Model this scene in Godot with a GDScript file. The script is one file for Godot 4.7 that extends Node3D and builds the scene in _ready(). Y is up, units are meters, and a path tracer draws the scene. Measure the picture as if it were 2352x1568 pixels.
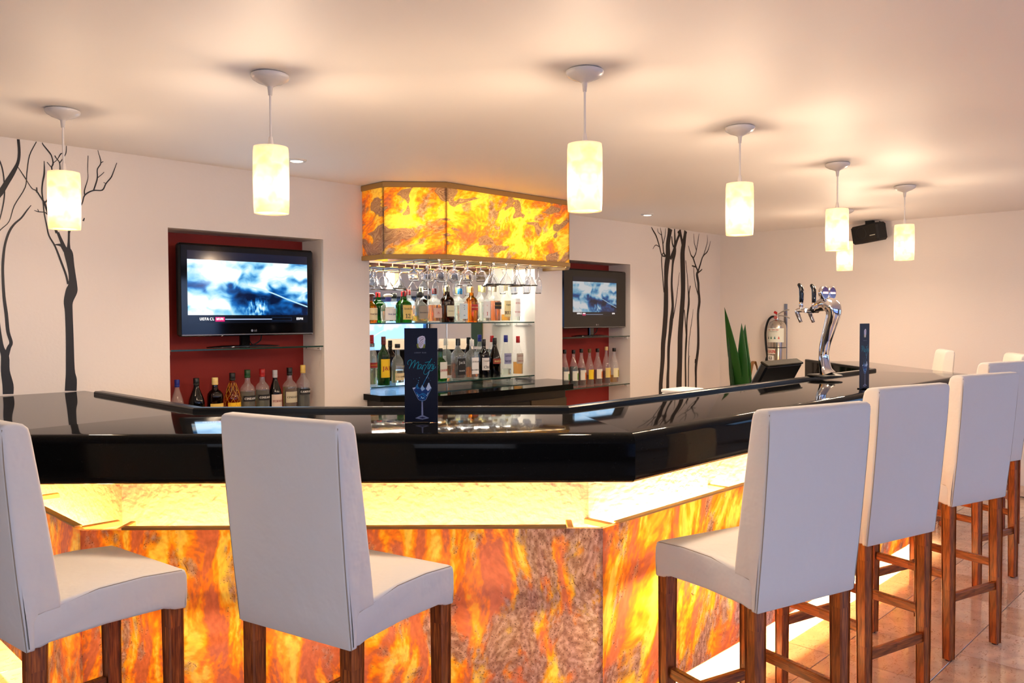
extends Node3D
# A hotel lobby bar: plan axes u (along the back wall) and v (from the back wall into the room) stand at an angle to the view.
const ANG := 0.773181             # direction of the back wall against the view direction
const TURN := PI / 2.0 - ANG      # yaw of everything square to the back wall
const CEIL := 2.38
const BACK := -4.5                # v of the back wall
const SIDE := 7.8                 # u of the side wall
const TOP := 1.135                # height of the bar top
const SLAB := 0.16

var M := {}
var names := {}
var rng := RandomNumberGenerator.new()

# ---------------------------------------------------------------- places
func W(u: float, v: float, y := 0.0) -> Vector3:
	return Vector3(u * sin(ANG) + v * cos(ANG), y, -(u * cos(ANG) - v * sin(ANG)))
func XD(x: float, d: float, y := 0.0) -> Vector3:
	return Vector3(x, y, -d)
func cross_u_d(u: float, d: float) -> Vector3:   # where the line u = const meets depth d
	return XD((u - d * cos(ANG)) / sin(ANG), d)
func cross_v_d(v: float, d: float) -> Vector3:
	return XD((v + d * sin(ANG)) / cos(ANG), d)
func cross_v_x(v: float, x: float) -> Vector3:
	return XD(x, (x * cos(ANG) - v) / sin(ANG))

# ---------------------------------------------------------------- nodes
func numbered(n: String) -> String:
	if not names.has(n):
		names[n] = 0
		return n
	names[n] += 1
	return "%s_%03d" % [n, names[n]]
func tag(o: Node, label: String, category: String, group := "") -> Node:
	o.set_meta("label", label)
	o.set_meta("category", category)
	if group != "":
		o.set_meta("group", group)
	return o
func thing(n: String, label: String, category: String, at: Vector3, yaw := 0.0, group := "") -> Node3D:
	var o := Node3D.new()
	o.name = numbered(n)
	add_child(o)
	o.position = at
	o.rotation.y = yaw
	tag(o, label, category, group)
	return o
func structure(n: String, at := Vector3.ZERO, yaw := 0.0) -> Node3D:
	var o := Node3D.new()
	o.name = n
	add_child(o)
	o.position = at
	o.rotation.y = yaw
	o.set_meta("kind", "structure")
	return o
func put(parent: Node, n: String, mesh: Mesh, m: Material, at := Vector3.ZERO, turn := Vector3.ZERO) -> MeshInstance3D:
	var o := MeshInstance3D.new()
	o.name = n
	o.mesh = mesh
	o.material_override = m
	parent.add_child(o, true)
	o.position = at
	o.rotation = turn
	return o

# ---------------------------------------------------------------- meshes
func begin(group := 0) -> SurfaceTool:
	var st := SurfaceTool.new()
	st.begin(Mesh.PRIMITIVE_TRIANGLES)
	st.set_smooth_group(group)
	return st
func done(st: SurfaceTool) -> ArrayMesh:
	st.generate_normals()
	return st.commit()
func tri(st: SurfaceTool, a: Vector3, b: Vector3, c: Vector3, out: Vector3) -> void:
	if (c - a).cross(b - a).dot(out) < 0.0:
		var t := b
		b = c
		c = t
	st.add_vertex(a)
	st.add_vertex(b)
	st.add_vertex(c)
func quad(st: SurfaceTool, a: Vector3, b: Vector3, c: Vector3, d: Vector3, out: Vector3) -> void:
	tri(st, a, b, c, out)
	tri(st, a, c, d, out)
func add_box(st: SurfaceTool, t: Transform3D, s: Vector3, bev := 0.0) -> void:
	var h := s / 2.0
	bev = minf(bev, minf(h.x, minf(h.y, h.z)) * 0.9)
	st.set_smooth_group(-1)
	for ax in 3:
		var b := (ax + 1) % 3
		var c := (ax + 2) % 3
		for sg in [-1.0, 1.0]:
			var q := []
			for k in [[-1, -1], [-1, 1], [1, 1], [1, -1]]:
				var p := Vector3()
				p[ax] = sg * h[ax]
				p[b] = k[0] * (h[b] - bev)
				p[c] = k[1] * (h[c] - bev)
				q.append(t * p)
			var o := Vector3()
			o[ax] = sg
			quad(st, q[0], q[1], q[2], q[3], t.basis * o)
		if bev > 0.0:
			for s1 in [-1.0, 1.0]:
				for s2 in [-1.0, 1.0]:
					var e := []
					for k in [[-1, 0], [1, 0], [1, 1], [-1, 1]]:
						var p := Vector3()
						p[ax] = k[0] * (h[ax] - bev)
						p[b] = s1 * (h[b] - (bev if k[1] == 0 else 0.0))
						p[c] = s2 * (h[c] - (bev if k[1] == 1 else 0.0))
						e.append(t * p)
					var o := Vector3()
					o[b] = s1
					o[c] = s2
					quad(st, e[0], e[1], e[2], e[3], t.basis * o)
	if bev > 0.0:
		for sx in [-1.0, 1.0]:
			for sy in [-1.0, 1.0]:
				for sz in [-1.0, 1.0]:
					tri(st, t * Vector3(sx * h.x, sy * (h.y - bev), sz * (h.z - bev)), t * Vector3(sx * (h.x - bev), sy * h.y, sz * (h.z - bev)), t * Vector3(sx * (h.x - bev), sy * (h.y - bev), sz * h.z), t.basis * Vector3(sx, sy, sz))
var box_cache := {}
func box(s: Vector3, bev := 0.0) -> ArrayMesh:
	var key := str(s) + str(bev)
	if not box_cache.has(key):
		var st := begin(-1)
		add_box(st, Transform3D(), s, bev)
		box_cache[key] = done(st)
	return box_cache[key]
# profile: Vector2(radius, height) from bottom to top along the outside; a repeated point is a crease. sq: 0 round .. 1 square
func sqr(a: float, sq: float) -> float:
	if sq <= 0.0:
		return 1.0
	var p := lerpf(2.0, 7.0, sq)
	return lerpf(1.0, 1.0 / pow(pow(absf(cos(a)), p) + pow(absf(sin(a)), p), 1.0 / p), 1.0)
func add_lathe(st: SurfaceTool, prof: Array, seg := 24, sq := 0.0, a0 := 0.0, a1 := TAU, t := Transform3D()) -> void:
	var g := 1
	for i in prof.size() - 1:
		var p: Vector2 = prof[i]
		var q: Vector2 = prof[i + 1]
		if p.is_equal_approx(q):
			g += 1
			continue
		st.set_smooth_group(g)
		for j in seg:
			var x := lerpf(a0, a1, float(j) / seg)
			var y := lerpf(a0, a1, float(j + 1) / seg)
			var kx := sqr(x, sq)
			var ky := sqr(y, sq)
			var p0 := t * Vector3(p.x * kx * cos(x), p.y, p.x * kx * sin(x))
			var p1 := t * Vector3(p.x * ky * cos(y), p.y, p.x * ky * sin(y))
			var q0 := t * Vector3(q.x * kx * cos(x), q.y, q.x * kx * sin(x))
			var q1 := t * Vector3(q.x * ky * cos(y), q.y, q.x * ky * sin(y))
			if p.x > 1e-6:
				st.add_vertex(p0)
				st.add_vertex(p1)
				st.add_vertex(q0)
			if q.x > 1e-6:
				st.add_vertex(q0)
				st.add_vertex(p1)
				st.add_vertex(q1)
func lathe(prof: Array, seg := 24, sq := 0.0, a0 := 0.0, a1 := TAU) -> ArrayMesh:
	var st := begin(1)
	add_lathe(st, prof, seg, sq, a0, a1)
	return done(st)
func cyl(r: float, y0: float, y1: float, seg := 24, bev := 0.0) -> ArrayMesh:
	if bev <= 0.0:
		return lathe([Vector2(0, y0), Vector2(r, y0), Vector2(r, y0), Vector2(r, y1), Vector2(r, y1), Vector2(0, y1)], seg)
	return lathe([Vector2(0, y0), Vector2(r - bev, y0), Vector2(r - bev, y0), Vector2(r, y0 + bev), Vector2(r, y1 - bev), Vector2(r - bev, y1), Vector2(r - bev, y1), Vector2(0, y1)], seg)
func smooth_path(pts: Array, steps := 6) -> Array:
	var out := []
	for i in pts.size() - 1:
		var a = pts[maxi(i - 1, 0)]
		var b = pts[i]
		var c = pts[i + 1]
		var d = pts[mini(i + 2, pts.size() - 1)]
		for k in steps:
			var x := float(k) / steps
			out.append(0.5 * ((2.0 * b) + (c - a) * x + (2.0 * a - 5.0 * b + 4.0 * c - d) * x * x + (3.0 * b - a - 3.0 * c + d) * x * x * x))
	out.append(pts[-1])
	return out
func add_tube(st: SurfaceTool, pts: Array, radii, seg := 8, squash := Vector2.ONE) -> void:
	st.set_smooth_group(3)
	var rings := []
	var side := Vector3.ZERO
	for i in pts.size():
		var d: Vector3 = (pts[mini(i + 1, pts.size() - 1)] - pts[maxi(i - 1, 0)]).normalized()
		if side == Vector3.ZERO:
			side = d.cross(Vector3.UP if absf(d.y) < 0.9 else Vector3.RIGHT).normalized()
		side = (side - d * side.dot(d)).normalized()
		var up := side.cross(d)
		var r: float = radii[i] if radii is Array else radii
		var ring := []
		for k in seg:
			var a := TAU * k / seg
			ring.append(pts[i] + (side * cos(a) * squash.x + up * sin(a) * squash.y) * r)
		rings.append(ring)
	for i in pts.size() - 1:
		for k in seg:
			var n := (k + 1) % seg
			var mid: Vector3 = (rings[i][k] + rings[i + 1][n]) / 2.0 - (pts[i] + pts[i + 1]) / 2.0
			quad(st, rings[i][k], rings[i][n], rings[i + 1][n], rings[i + 1][k], mid)
	st.set_smooth_group(4)
	for e in [0, pts.size() - 1]:
		var o: Vector3 = pts[0] - pts[1] if e == 0 else pts[-1] - pts[-2]
		for k in seg:
			tri(st, pts[e], rings[e][k], rings[e][(k + 1) % seg], o)
func tube(pts: Array, radii, seg := 8, squash := Vector2.ONE) -> ArrayMesh:
	var st := begin(3)
	add_tube(st, pts, radii, seg, squash)
	return done(st)
# an outline in x, y pushed out along z from z0 to z1
func prism(outline: PackedVector2Array, z0: float, z1: float, t := Transform3D()) -> ArrayMesh:
	var st := begin(-1)
	add_prism(st, outline, z0, z1, t)
	return done(st)
func add_prism(st: SurfaceTool, outline: PackedVector2Array, z0: float, z1: float, t := Transform3D()) -> void:
	st.set_smooth_group(-1)
	var ix := Geometry2D.triangulate_polygon(outline)
	for k in range(0, ix.size(), 3):
		for z in [z0, z1]:
			var o := Vector3(0, 0, -1 if z == z0 else 1)
			var p := []
			for m in 3:
				p.append(t * Vector3(outline[ix[k + m]].x, outline[ix[k + m]].y, z))
			tri(st, p[0], p[1], p[2], t.basis * o)
	var ccw := not Geometry2D.is_polygon_clockwise(outline)
	for i in outline.size():
		var a := outline[i]
		var b := outline[(i + 1) % outline.size()]
		var n := Vector2(b.y - a.y, a.x - b.x) * (1.0 if ccw else -1.0)
		quad(st, t * Vector3(a.x, a.y, z0), t * Vector3(b.x, b.y, z0), t * Vector3(b.x, b.y, z1), t * Vector3(a.x, a.y, z1), t.basis * Vector3(n.x, n.y, 0))
# a profile in (depth, height) drawn across x with its two edges rounded off; half width may change with height
func upholstery(prof: PackedVector2Array, half_low: float, half_high: float, y_low: float, y_high: float, r: float) -> ArrayMesh:
	var n := prof.size()
	var ccw := not Geometry2D.is_polygon_clockwise(prof)
	var nor := []
	for i in n:
		var e := (prof[(i + 1) % n] - prof[(i + n - 1) % n]).normalized()
		nor.append(Vector2(e.y, -e.x) * (1.0 if ccw else -1.0))
	var st := begin(1)
	var layers := []
	for k in range(-4, 5):
		if k == 0:
			continue
		var a := (absf(k) - 1.0) / 3.0 * PI / 2.0
		var inset := r * (1.0 - cos(a))
		var lay := []
		for i in n:
			var p: Vector2 = prof[i] - nor[i] * inset
			var hw := lerpf(half_low, half_high, clampf((p.y - y_low) / (y_high - y_low), 0, 1))
			lay.append(Vector3((hw - r + r * sin(a)) * signf(k), p.y, -p.x))
		layers.append(lay)
	for l in layers.size() - 1:
		for i in n:
			var j := (i + 1) % n
			var o: Vector2 = nor[i] + nor[j]
			var sx: float = 0.0 if l == 3 else (layers[l][i].x)
			quad(st, layers[l][i], layers[l][j], layers[l + 1][j], layers[l + 1][i], Vector3(sx * 0.2, o.y, -o.x))
	var ix := Geometry2D.triangulate_polygon(prof)
	for e in [0, layers.size() - 1]:
		for k in range(0, ix.size(), 3):
			tri(st, layers[e][ix[k]], layers[e][ix[k + 1]], layers[e][ix[k + 2]], Vector3(-1 if e == 0 else 1, 0, 0))
	return done(st)
# a section (share of the way from the rear to the front line, height) between two pairs of corners
func run_of(r0: Vector3, f0: Vector3, r1: Vector3, f1: Vector3, sec: Array, smooth := true) -> ArrayMesh:
	var st := begin(1 if smooth else -1)
	var mid := Vector2.ZERO
	for s in sec:
		mid += s / sec.size()
	var out_axis := (f0 - r0).normalized()
	var pt := func(s: Vector2, end: int) -> Vector3:
		return (r0.lerp(f0, s.x) if end == 0 else r1.lerp(f1, s.x)) + Vector3(0, s.y, 0)
	var g := 1
	for i in sec.size():
		var a: Vector2 = sec[i]
		var b: Vector2 = sec[(i + 1) % sec.size()]
		if a.is_equal_approx(b):
			g += 1
			continue
		if smooth:
			st.set_smooth_group(g)
		var o := (a + b) / 2.0 - mid
		var e := b - a
		var nn := Vector2(e.y, -e.x)
		if nn.dot(o) < 0:
			nn = -nn
		quad(st, pt.call(a, 0), pt.call(b, 0), pt.call(b, 1), pt.call(a, 1), out_axis * nn.x + Vector3(0, nn.y, 0))
	st.set_smooth_group(-1)
	var poly := PackedVector2Array()
	for s in sec:
		if poly.is_empty() or not poly[-1].is_equal_approx(s):
			poly.append(s)
	var ix := Geometry2D.triangulate_polygon(poly)
	for end in 2:
		for k in range(0, ix.size(), 3):
			tri(st, pt.call(poly[ix[k]], end), pt.call(poly[ix[k + 1]], end), pt.call(poly[ix[k + 2]], end), (r0 - r1) if end == 0 else (r1 - r0))
	return done(st)
# a stone sheet in the x, y plane facing +z with turned-in rims and its own piece of the texture
func sheet(x0: float, x1: float, y0: float, y1: float, thick: float, uv: Rect2) -> ArrayMesh:
	var st := begin(-1)
	var c := [Vector3(x0, y0, 0), Vector3(x1, y0, 0), Vector3(x1, y1, 0), Vector3(x0, y1, 0)]
	var t := [Vector2(uv.position.x, uv.end.y), uv.end, Vector2(uv.end.x, uv.position.y), uv.position]
	for k in [0, 2, 1, 0, 3, 2]:
		st.set_uv(t[k])
		st.add_vertex(c[k])
	for k in 4:
		var a: Vector3 = c[k]
		var b: Vector3 = c[(k + 1) % 4]
		var back := Vector3(0, 0, -thick)
		var o: Vector3 = (a + b) / 2.0 - (c[0] + c[2]) / 2.0
		var order := [a, b, b + back, a, b + back, a + back]
		var uvs := [t[k], t[(k + 1) % 4], t[(k + 1) % 4], t[k], t[(k + 1) % 4], t[k]]
		var flip: bool = (order[2] - order[0]).cross(order[1] - order[0]).dot(o) < 0.0
		for m in ([0, 2, 1, 3, 5, 4] if flip else [0, 1, 2, 3, 4, 5]):
			st.set_uv(uvs[m])
			st.add_vertex(order[m])
	return done(st)
# flat stroke of changing width in the x, y plane facing +z: triples x, y, width
func add_stroke(st: SurfaceTool, s: Array, z := 0.0) -> void:
	var pts := []
	for i in range(0, s.size(), 3):
		pts.append(Vector3(s[i], s[i + 1], s[i + 2]))
	pts = smooth_path(pts, 4)
	st.set_smooth_group(-1)
	var l := []
	var r := []
	for i in pts.size():
		var a: Vector3 = pts[maxi(i - 1, 0)]
		var b: Vector3 = pts[mini(i + 1, pts.size() - 1)]
		var d := Vector2(b.x - a.x, b.y - a.y).normalized()
		var w: float = maxf(pts[i].z, 0.0005) / 2.0 * (1.0 if absf(d.y) > 0.5 else 0.85)
		var p := Vector3(pts[i].x, pts[i].y, z)
		var n := Vector3(d.y, -d.x, 0) * w
		l.append(p - n)
		r.append(p + n)
	for i in pts.size() - 1:
		quad(st, l[i], r[i], r[i + 1], l[i + 1], Vector3(0, 0, 1))
# lettering; bent round a vertical axis when bend > 0
func text_mesh(txt: String, height: float, bend := 0.0, serif := false) -> ArrayMesh:
	var f := SystemFont.new()
	f.font_names = PackedStringArray(["Droid Serif" if serif else "Droid Sans"])
	f.font_weight = 700
	var tm := TextMesh.new()
	tm.font = f
	tm.font_size = 24
	tm.text = txt
	tm.pixel_size = height / 18.0
	tm.depth = 0.0
	tm.curve_step = 4.0
	var ar := tm.get_mesh_arrays() if tm.get_surface_count() == 0 else tm.surface_get_arrays(0)
	var v: PackedVector3Array = ar[Mesh.ARRAY_VERTEX]
	if bend > 0.0:
		for i in v.size():
			var a := v[i].x / bend
			v[i] = Vector3(bend * sin(a), v[i].y, bend * cos(a) - bend + v[i].z)
	var nn := PackedVector3Array()
	for p in v:
		nn.append(Vector3(sin(p.x / bend), 0, cos(p.x / bend)) if bend > 0.0 else Vector3(0, 0, 1))
	var made := []
	made.resize(Mesh.ARRAY_MAX)
	made[Mesh.ARRAY_VERTEX] = v
	made[Mesh.ARRAY_NORMAL] = nn
	if ar[Mesh.ARRAY_INDEX] != null:
		made[Mesh.ARRAY_INDEX] = ar[Mesh.ARRAY_INDEX]
	var am := ArrayMesh.new()
	am.add_surface_from_arrays(Mesh.PRIMITIVE_TRIANGLES, made)
	return am

# ---------------------------------------------------------------- materials
func mat(n: String, c: Color, rough := 0.6, metal := 0.0) -> StandardMaterial3D:
	var m := StandardMaterial3D.new()
	m.resource_name = n
	m.albedo_color = c
	m.roughness = rough
	m.metallic = metal
	M[n] = m
	return m
func glow(n: String, c: Color, e: float) -> StandardMaterial3D:
	var m := mat(n, Color(0.8, 0.8, 0.78), 0.5)
	m.emission_enabled = true
	m.emission = c
	m.emission_energy_multiplier = e
	return m
func solid_glass(n: String, c: Color, a := 0.04) -> StandardMaterial3D:
	var m := mat(n, Color(c.r, c.g, c.b, a), 0.03)
	m.refraction_enabled = true
	m.refraction_scale = 0.045
	m.transparency = BaseMaterial3D.TRANSPARENCY_ALPHA
	return m
func thin_glass(n: String, c: Color, a := 0.1) -> StandardMaterial3D:
	var m := mat(n, Color(c.r, c.g, c.b, a), 0.02)
	m.transparency = BaseMaterial3D.TRANSPARENCY_ALPHA
	return m
func noise(sd: int, freq: float, oct := 4, kind := FastNoiseLite.TYPE_SIMPLEX_SMOOTH) -> FastNoiseLite:
	var f := FastNoiseLite.new()
	f.seed = sd
	f.frequency = freq
	f.noise_type = kind
	f.fractal_octaves = oct
	return f
func noise_tex(sd: int, freq: float, size := 256, ramp: Array = [], oct := 4) -> NoiseTexture2D:
	var t := NoiseTexture2D.new()
	t.width = size
	t.height = size
	t.seamless = true
	t.noise = noise(sd, freq, oct)
	if ramp.size():
		var g := Gradient.new()
		g.offsets = PackedFloat32Array(range(ramp.size()).map(func(k): return float(k) / (ramp.size() - 1)))
		g.colors = PackedColorArray(ramp)
		t.color_ramp = g
	return t
func triplanar(m: StandardMaterial3D, scale: float, world := false) -> void:
	m.uv1_triplanar = true
	m.uv1_world_triplanar = world
	m.uv1_scale = Vector3.ONE * scale
func relief(m: StandardMaterial3D, t: Texture2D, cm: float) -> void:
	m.heightmap_enabled = true
	m.heightmap_texture = t
	m.heightmap_scale = cm
func img_tex(im: Image) -> ImageTexture:
	return ImageTexture.create_from_image(im)
func wood_image(sd: int, lying: bool) -> ImageTexture:
	var a := noise(sd, 0.012, 3)
	var b := noise(sd + 1, 0.06, 3)
	var im := Image.create(192, 192, false, Image.FORMAT_RGB8)
	for y in 192:
		for x in 192:
			var p := Vector2(y, x) if lying else Vector2(x, y)
			var w := a.get_noise_2d(p.x * 2.5, p.y * 0.35) * 9.0
			var g := 0.5 + 0.5 * sin((p.x * 0.22 + w) * 1.0)
			var k := clampf(0.45 + 0.3 * (g - 0.5) + 0.7 * b.get_noise_2d(p.x * 4.0, p.y * 0.25), 0, 1)
			im.set_pixel(x, y, Color(0.40, 0.17, 0.055).lerp(Color(0.74, 0.40, 0.16), k))
	return img_tex(im)
# onyx: flames of yellow and orange calcite between mauve-grey, iron-veined stone
func onyx_image(w: int, h: int, sd: int, streak: float, slant: float, honey: float, patches: Array, bands: bool) -> ImageTexture:
	# patches: x, y, rx, ry, weight of mauve-grey granular stone; bands: agate bands through the slab
	var im := Image.create(w, h, false, Image.FORMAT_RGB8)
	var n1 := noise(sd, 0.0045, 2)
	var n2 := noise(sd + 1, 0.013, 3)
	var n3 := noise(sd + 2, 0.07, 3)
	var n4 := noise(sd + 3, 0.010, 3)
	var pale := Color(1.0, 0.87, 0.36)
	var gold := Color(1.0, 0.70, 0.16)
	var flame := Color(0.95, 0.55, 0.19)
	var salmon := Color(0.80, 0.46, 0.32)
	var mauve := Color(0.52, 0.40, 0.38)
	var ash := Color(0.66, 0.56, 0.56)
	var umber := Color(0.40, 0.27, 0.20)
	for y in h:
		for x in w:
			var px := x + slant * y
			var qx := n1.get_noise_2d(px, y * 0.6) * 42.0
			var qy := n1.get_noise_2d(px + 900.0, y * 0.6) * 46.0
			var f := n2.get_noise_2d((px + qx) * streak, (y + qy) * 0.36)
			var fine := n3.get_noise_2d((px + qx) * 1.1, (y + qy) * 0.7)
			var k := 0.5 + 1.05 * f + 0.20 * fine + honey
			var c: Color
			if k > 0.68:
				c = gold.lerp(pale, smoothstep(0.68, 1.0, k))
			elif k > 0.46:
				c = flame.lerp(gold, smoothstep(0.46, 0.68, k))
			else:
				c = salmon.lerp(flame, smoothstep(0.2, 0.46, k))
			var g := n4.get_noise_2d(px * 1.0 + qx, y * 0.5 + qy) * 1.5 + n4.get_noise_2d(px * 2.6 + 400.0, y * 1.5) * 0.8 - 0.16
			for p in patches:
				g += p[4] * exp(-(pow((x / float(w) - p[0]) / p[2], 2.0) + pow((y / float(h) - p[1]) / p[3], 2.0)))
			g = smoothstep(0.0, 0.9, g + fine * 0.35)
			if g > 0.0:
				c = c.lerp(mauve.lerp(ash, clampf(0.5 + fine * 1.1, 0, 1)), g * 0.92)
			if bands:
				var t := n4.get_noise_2d(px * 0.75 + 1500.0 + qx, y * 0.75 + qy)
				if t > 0.22:
					var ring := 0.5 + 0.5 * sin(t * 90.0)
					c = c.lerp(mauve.lerp(Color(0.66, 0.55, 0.50), ring), smoothstep(0.22, 0.27, t) * 0.92)
				var crack := absf(n2.get_noise_2d(px * 0.55 + 60.0, y * 0.55 + 700.0))
				if crack < 0.010:
					c = c.lerp(Color(1.0, 0.93, 0.62), 0.35)
			var vein := absf(n2.get_noise_2d((px + qx) * 0.8 + 333.0, (y + qy) * 0.35))
			if vein < 0.010 and g > 0.25:
				c = c.lerp(umber, 0.8 * smoothstep(0.0, 0.3, n4.get_noise_2d(px + 77.0, y * 0.8)))
			var speck := n3.get_noise_2d(x * 3.0 + 50.0, y * 3.0)
			if speck > 0.46 and g > 0.12:
				c = c.lerp(Color(0.24, 0.16, 0.14), 0.7)
			im.set_pixel(x, y, c * (1.0 + 0.12 * fine))
	return img_tex(im)
func onyx(n: String, t: Texture2D, through: float) -> StandardMaterial3D:
	var m := mat(n, Color.WHITE, 0.12)
	m.albedo_texture = t
	m.backlight_enabled = true
	m.backlight = Color(through, through, through).linear_to_srgb()
	return m

# ---------------------------------------------------------------- flat print
func dot(im: Image, p: Vector2, r: float, c: Color) -> void:
	for y in range(maxi(int(p.y - r), 0), mini(int(p.y + r) + 2, im.get_height())):
		for x in range(maxi(int(p.x - r), 0), mini(int(p.x + r) + 2, im.get_width())):
			var k := clampf(r + 0.5 - Vector2(x, y).distance_to(p), 0, 1) * c.a
			if k > 0:
				im.set_pixel(x, y, im.get_pixel(x, y).lerp(Color(c.r, c.g, c.b), k))
func line(im: Image, pts: Array, w: float, c: Color, curved := true) -> void:
	var q := smooth_path(pts, 8) if curved else pts
	for i in q.size() - 1:
		var a: Vector2 = q[i]
		var b: Vector2 = q[i + 1]
		var n := maxi(int(a.distance_to(b) / maxf(w * 0.3, 0.5)), 1)
		for k in n + 1:
			dot(im, a.lerp(b, float(k) / n), w / 2.0, c)
func fill(im: Image, pts: Array, c: Color) -> void:
	var poly := PackedVector2Array(pts)
	var lo := poly[0]
	var hi := poly[0]
	for p in poly:
		lo = lo.min(p)
		hi = hi.max(p)
	for y in range(maxi(int(lo.y), 0), mini(int(hi.y) + 1, im.get_height())):
		for x in range(maxi(int(lo.x), 0), mini(int(hi.x) + 1, im.get_width())):
			if Geometry2D.is_point_in_polygon(Vector2(x, y), poly):
				im.set_pixel(x, y, im.get_pixel(x, y).lerp(Color(c.r, c.g, c.b), c.a))
func V(a: Array) -> Array:
	var o := []
	for i in range(0, a.size(), 2):
		o.append(Vector2(a[i], a[i + 1]))
	return o
func menu_image() -> ImageTexture:
	# 450 wide, 1240 high in the units used below
	var im := Image.create(450, 1240, false, Image.FORMAT_RGB8)
	im.fill(Color(0.008, 0.045, 0.15))
	# crest: a shell-like head on a pale blue and olive field
	fill(im, V([178, 135, 195, 118, 270, 115, 285, 130, 285, 230, 178, 230]), Color(0.62, 0.72, 0.84))
	fill(im, V([165, 212, 190, 200, 262, 205, 285, 215, 280, 262, 175, 264]), Color(0.48, 0.50, 0.22))
	fill(im, V([185, 150, 205, 112, 245, 100, 275, 108, 288, 150, 272, 175, 265, 215, 248, 258, 222, 266, 196, 245, 190, 205, 200, 178]), Color(0.80, 0.78, 0.84))
	for l in [[200, 215, 215, 180, 250, 150, 262, 130], [205, 235, 225, 200, 255, 170], [215, 250, 235, 215, 255, 195], [200, 150, 225, 130, 260, 122], [215, 165, 235, 150, 262, 145]]:
		line(im, V(l), 4.0, Color(0.36, 0.32, 0.38))
	# the drink's name in a brush script
	var ink := Color(0.02, 0.56, 0.63)
	var name_w := 6.5
	for l in [[52, 480, 42, 462, 55, 430, 85, 418, 98, 432, 92, 470, 64, 530], [66, 528, 100, 470, 140, 425, 148, 432, 140, 470, 122, 525], [126, 520, 150, 478, 182, 446, 194, 452, 182, 500, 176, 540],
			[232, 486, 214, 476, 190, 500, 186, 530, 204, 534, 232, 492], [232, 490, 222, 526, 232, 534, 250, 510], [250, 486, 252, 510, 240, 548], [246, 520, 264, 490, 284, 482, 288, 492],
			[372, 402, 340, 450, 290, 520, 262, 580, 270, 604, 296, 606, 322, 580], [282, 452, 318, 446, 352, 440], [338, 478, 322, 512, 318, 536, 330, 534, 346, 508], [352, 474, 350, 500, 340, 536], [346, 516, 368, 482, 384, 476, 380, 504, 372, 534, 386, 530, 402, 500],
			[404, 478, 392, 512, 392, 536, 380, 556, 352, 562, 346, 548], [396, 536, 418, 520, 424, 506]]:
		line(im, V(l), name_w, ink)
	dot(im, Vector2(346, 452), 4.5, ink)
	dot(im, Vector2(408, 452), 4.5, ink)
	# the pour, the drops, the glass
	line(im, V([336, 566, 326, 600, 300, 650, 272, 700, 250, 748]), 9.0, Color(0.10, 0.45, 0.66))
	line(im, V([338, 560, 322, 612, 296, 660]), 4.0, Color(0.62, 0.82, 0.92))
	for d in [[125, 668, 3], [163, 668, 3], [203, 652, 5], [190, 692, 6], [186, 720, 6], [176, 742, 8], [324, 652, 4], [330, 665, 3], [352, 690, 3], [322, 726, 6]]:
		dot(im, Vector2(d[0], d[1]), d[2], Color(0.30, 0.58, 0.74))
	fill(im, V([108, 788, 150, 772, 240, 790, 300, 772, 366, 780, 366, 792, 290, 938, 272, 950, 205, 950, 186, 938]), Color(0.02, 0.20, 0.44))
	fill(im, V([150, 770, 160, 750, 178, 730, 184, 770, 210, 796, 170, 800]), Color(0.10, 0.40, 0.62))
	fill(im, V([216, 796, 240, 745, 262, 780, 280, 800, 236, 830]), Color(0.55, 0.70, 0.84))
	fill(im, V([290, 800, 320, 730, 334, 716, 350, 760, 364, 784, 320, 830]), Color(0.72, 0.80, 0.90))
	fill(im, V([108, 786, 152, 776, 140, 800, 118, 806]), Color(0.76, 0.80, 0.90))
	for l in [[160, 850, 200, 880, 250, 860, 300, 890], [190, 900, 230, 870, 280, 905], [210, 930, 240, 910, 270, 932]]:
		line(im, V(l), 12.0, Color(0.06, 0.44, 0.70))
	for l in [[170, 875, 188, 905], [225, 900, 240, 925, 262, 915], [320, 850, 300, 890]]:
		line(im, V(l), 7.0, Color(0.66, 0.82, 0.92))
	line(im, V([108, 788, 186, 938, 206, 952, 272, 952, 290, 938, 366, 788]), 4.0, Color(0.55, 0.66, 0.80), false)
	fill(im, V([222, 952, 254, 952, 250, 975, 228, 975]), Color(0.30, 0.42, 0.58))
	fill(im, V([229, 975, 247, 975, 252, 1150, 226, 1150]), Color(0.52, 0.55, 0.68))
	fill(im, V([226, 1148, 252, 1148, 330, 1182, 318, 1190, 240, 1204, 150, 1190, 142, 1184]), Color(0.50, 0.54, 0.66))
	fill(im, V([190, 1180, 240, 1168, 290, 1182, 240, 1192]), Color(0.12, 0.14, 0.30))
	return img_tex(im)
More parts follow.
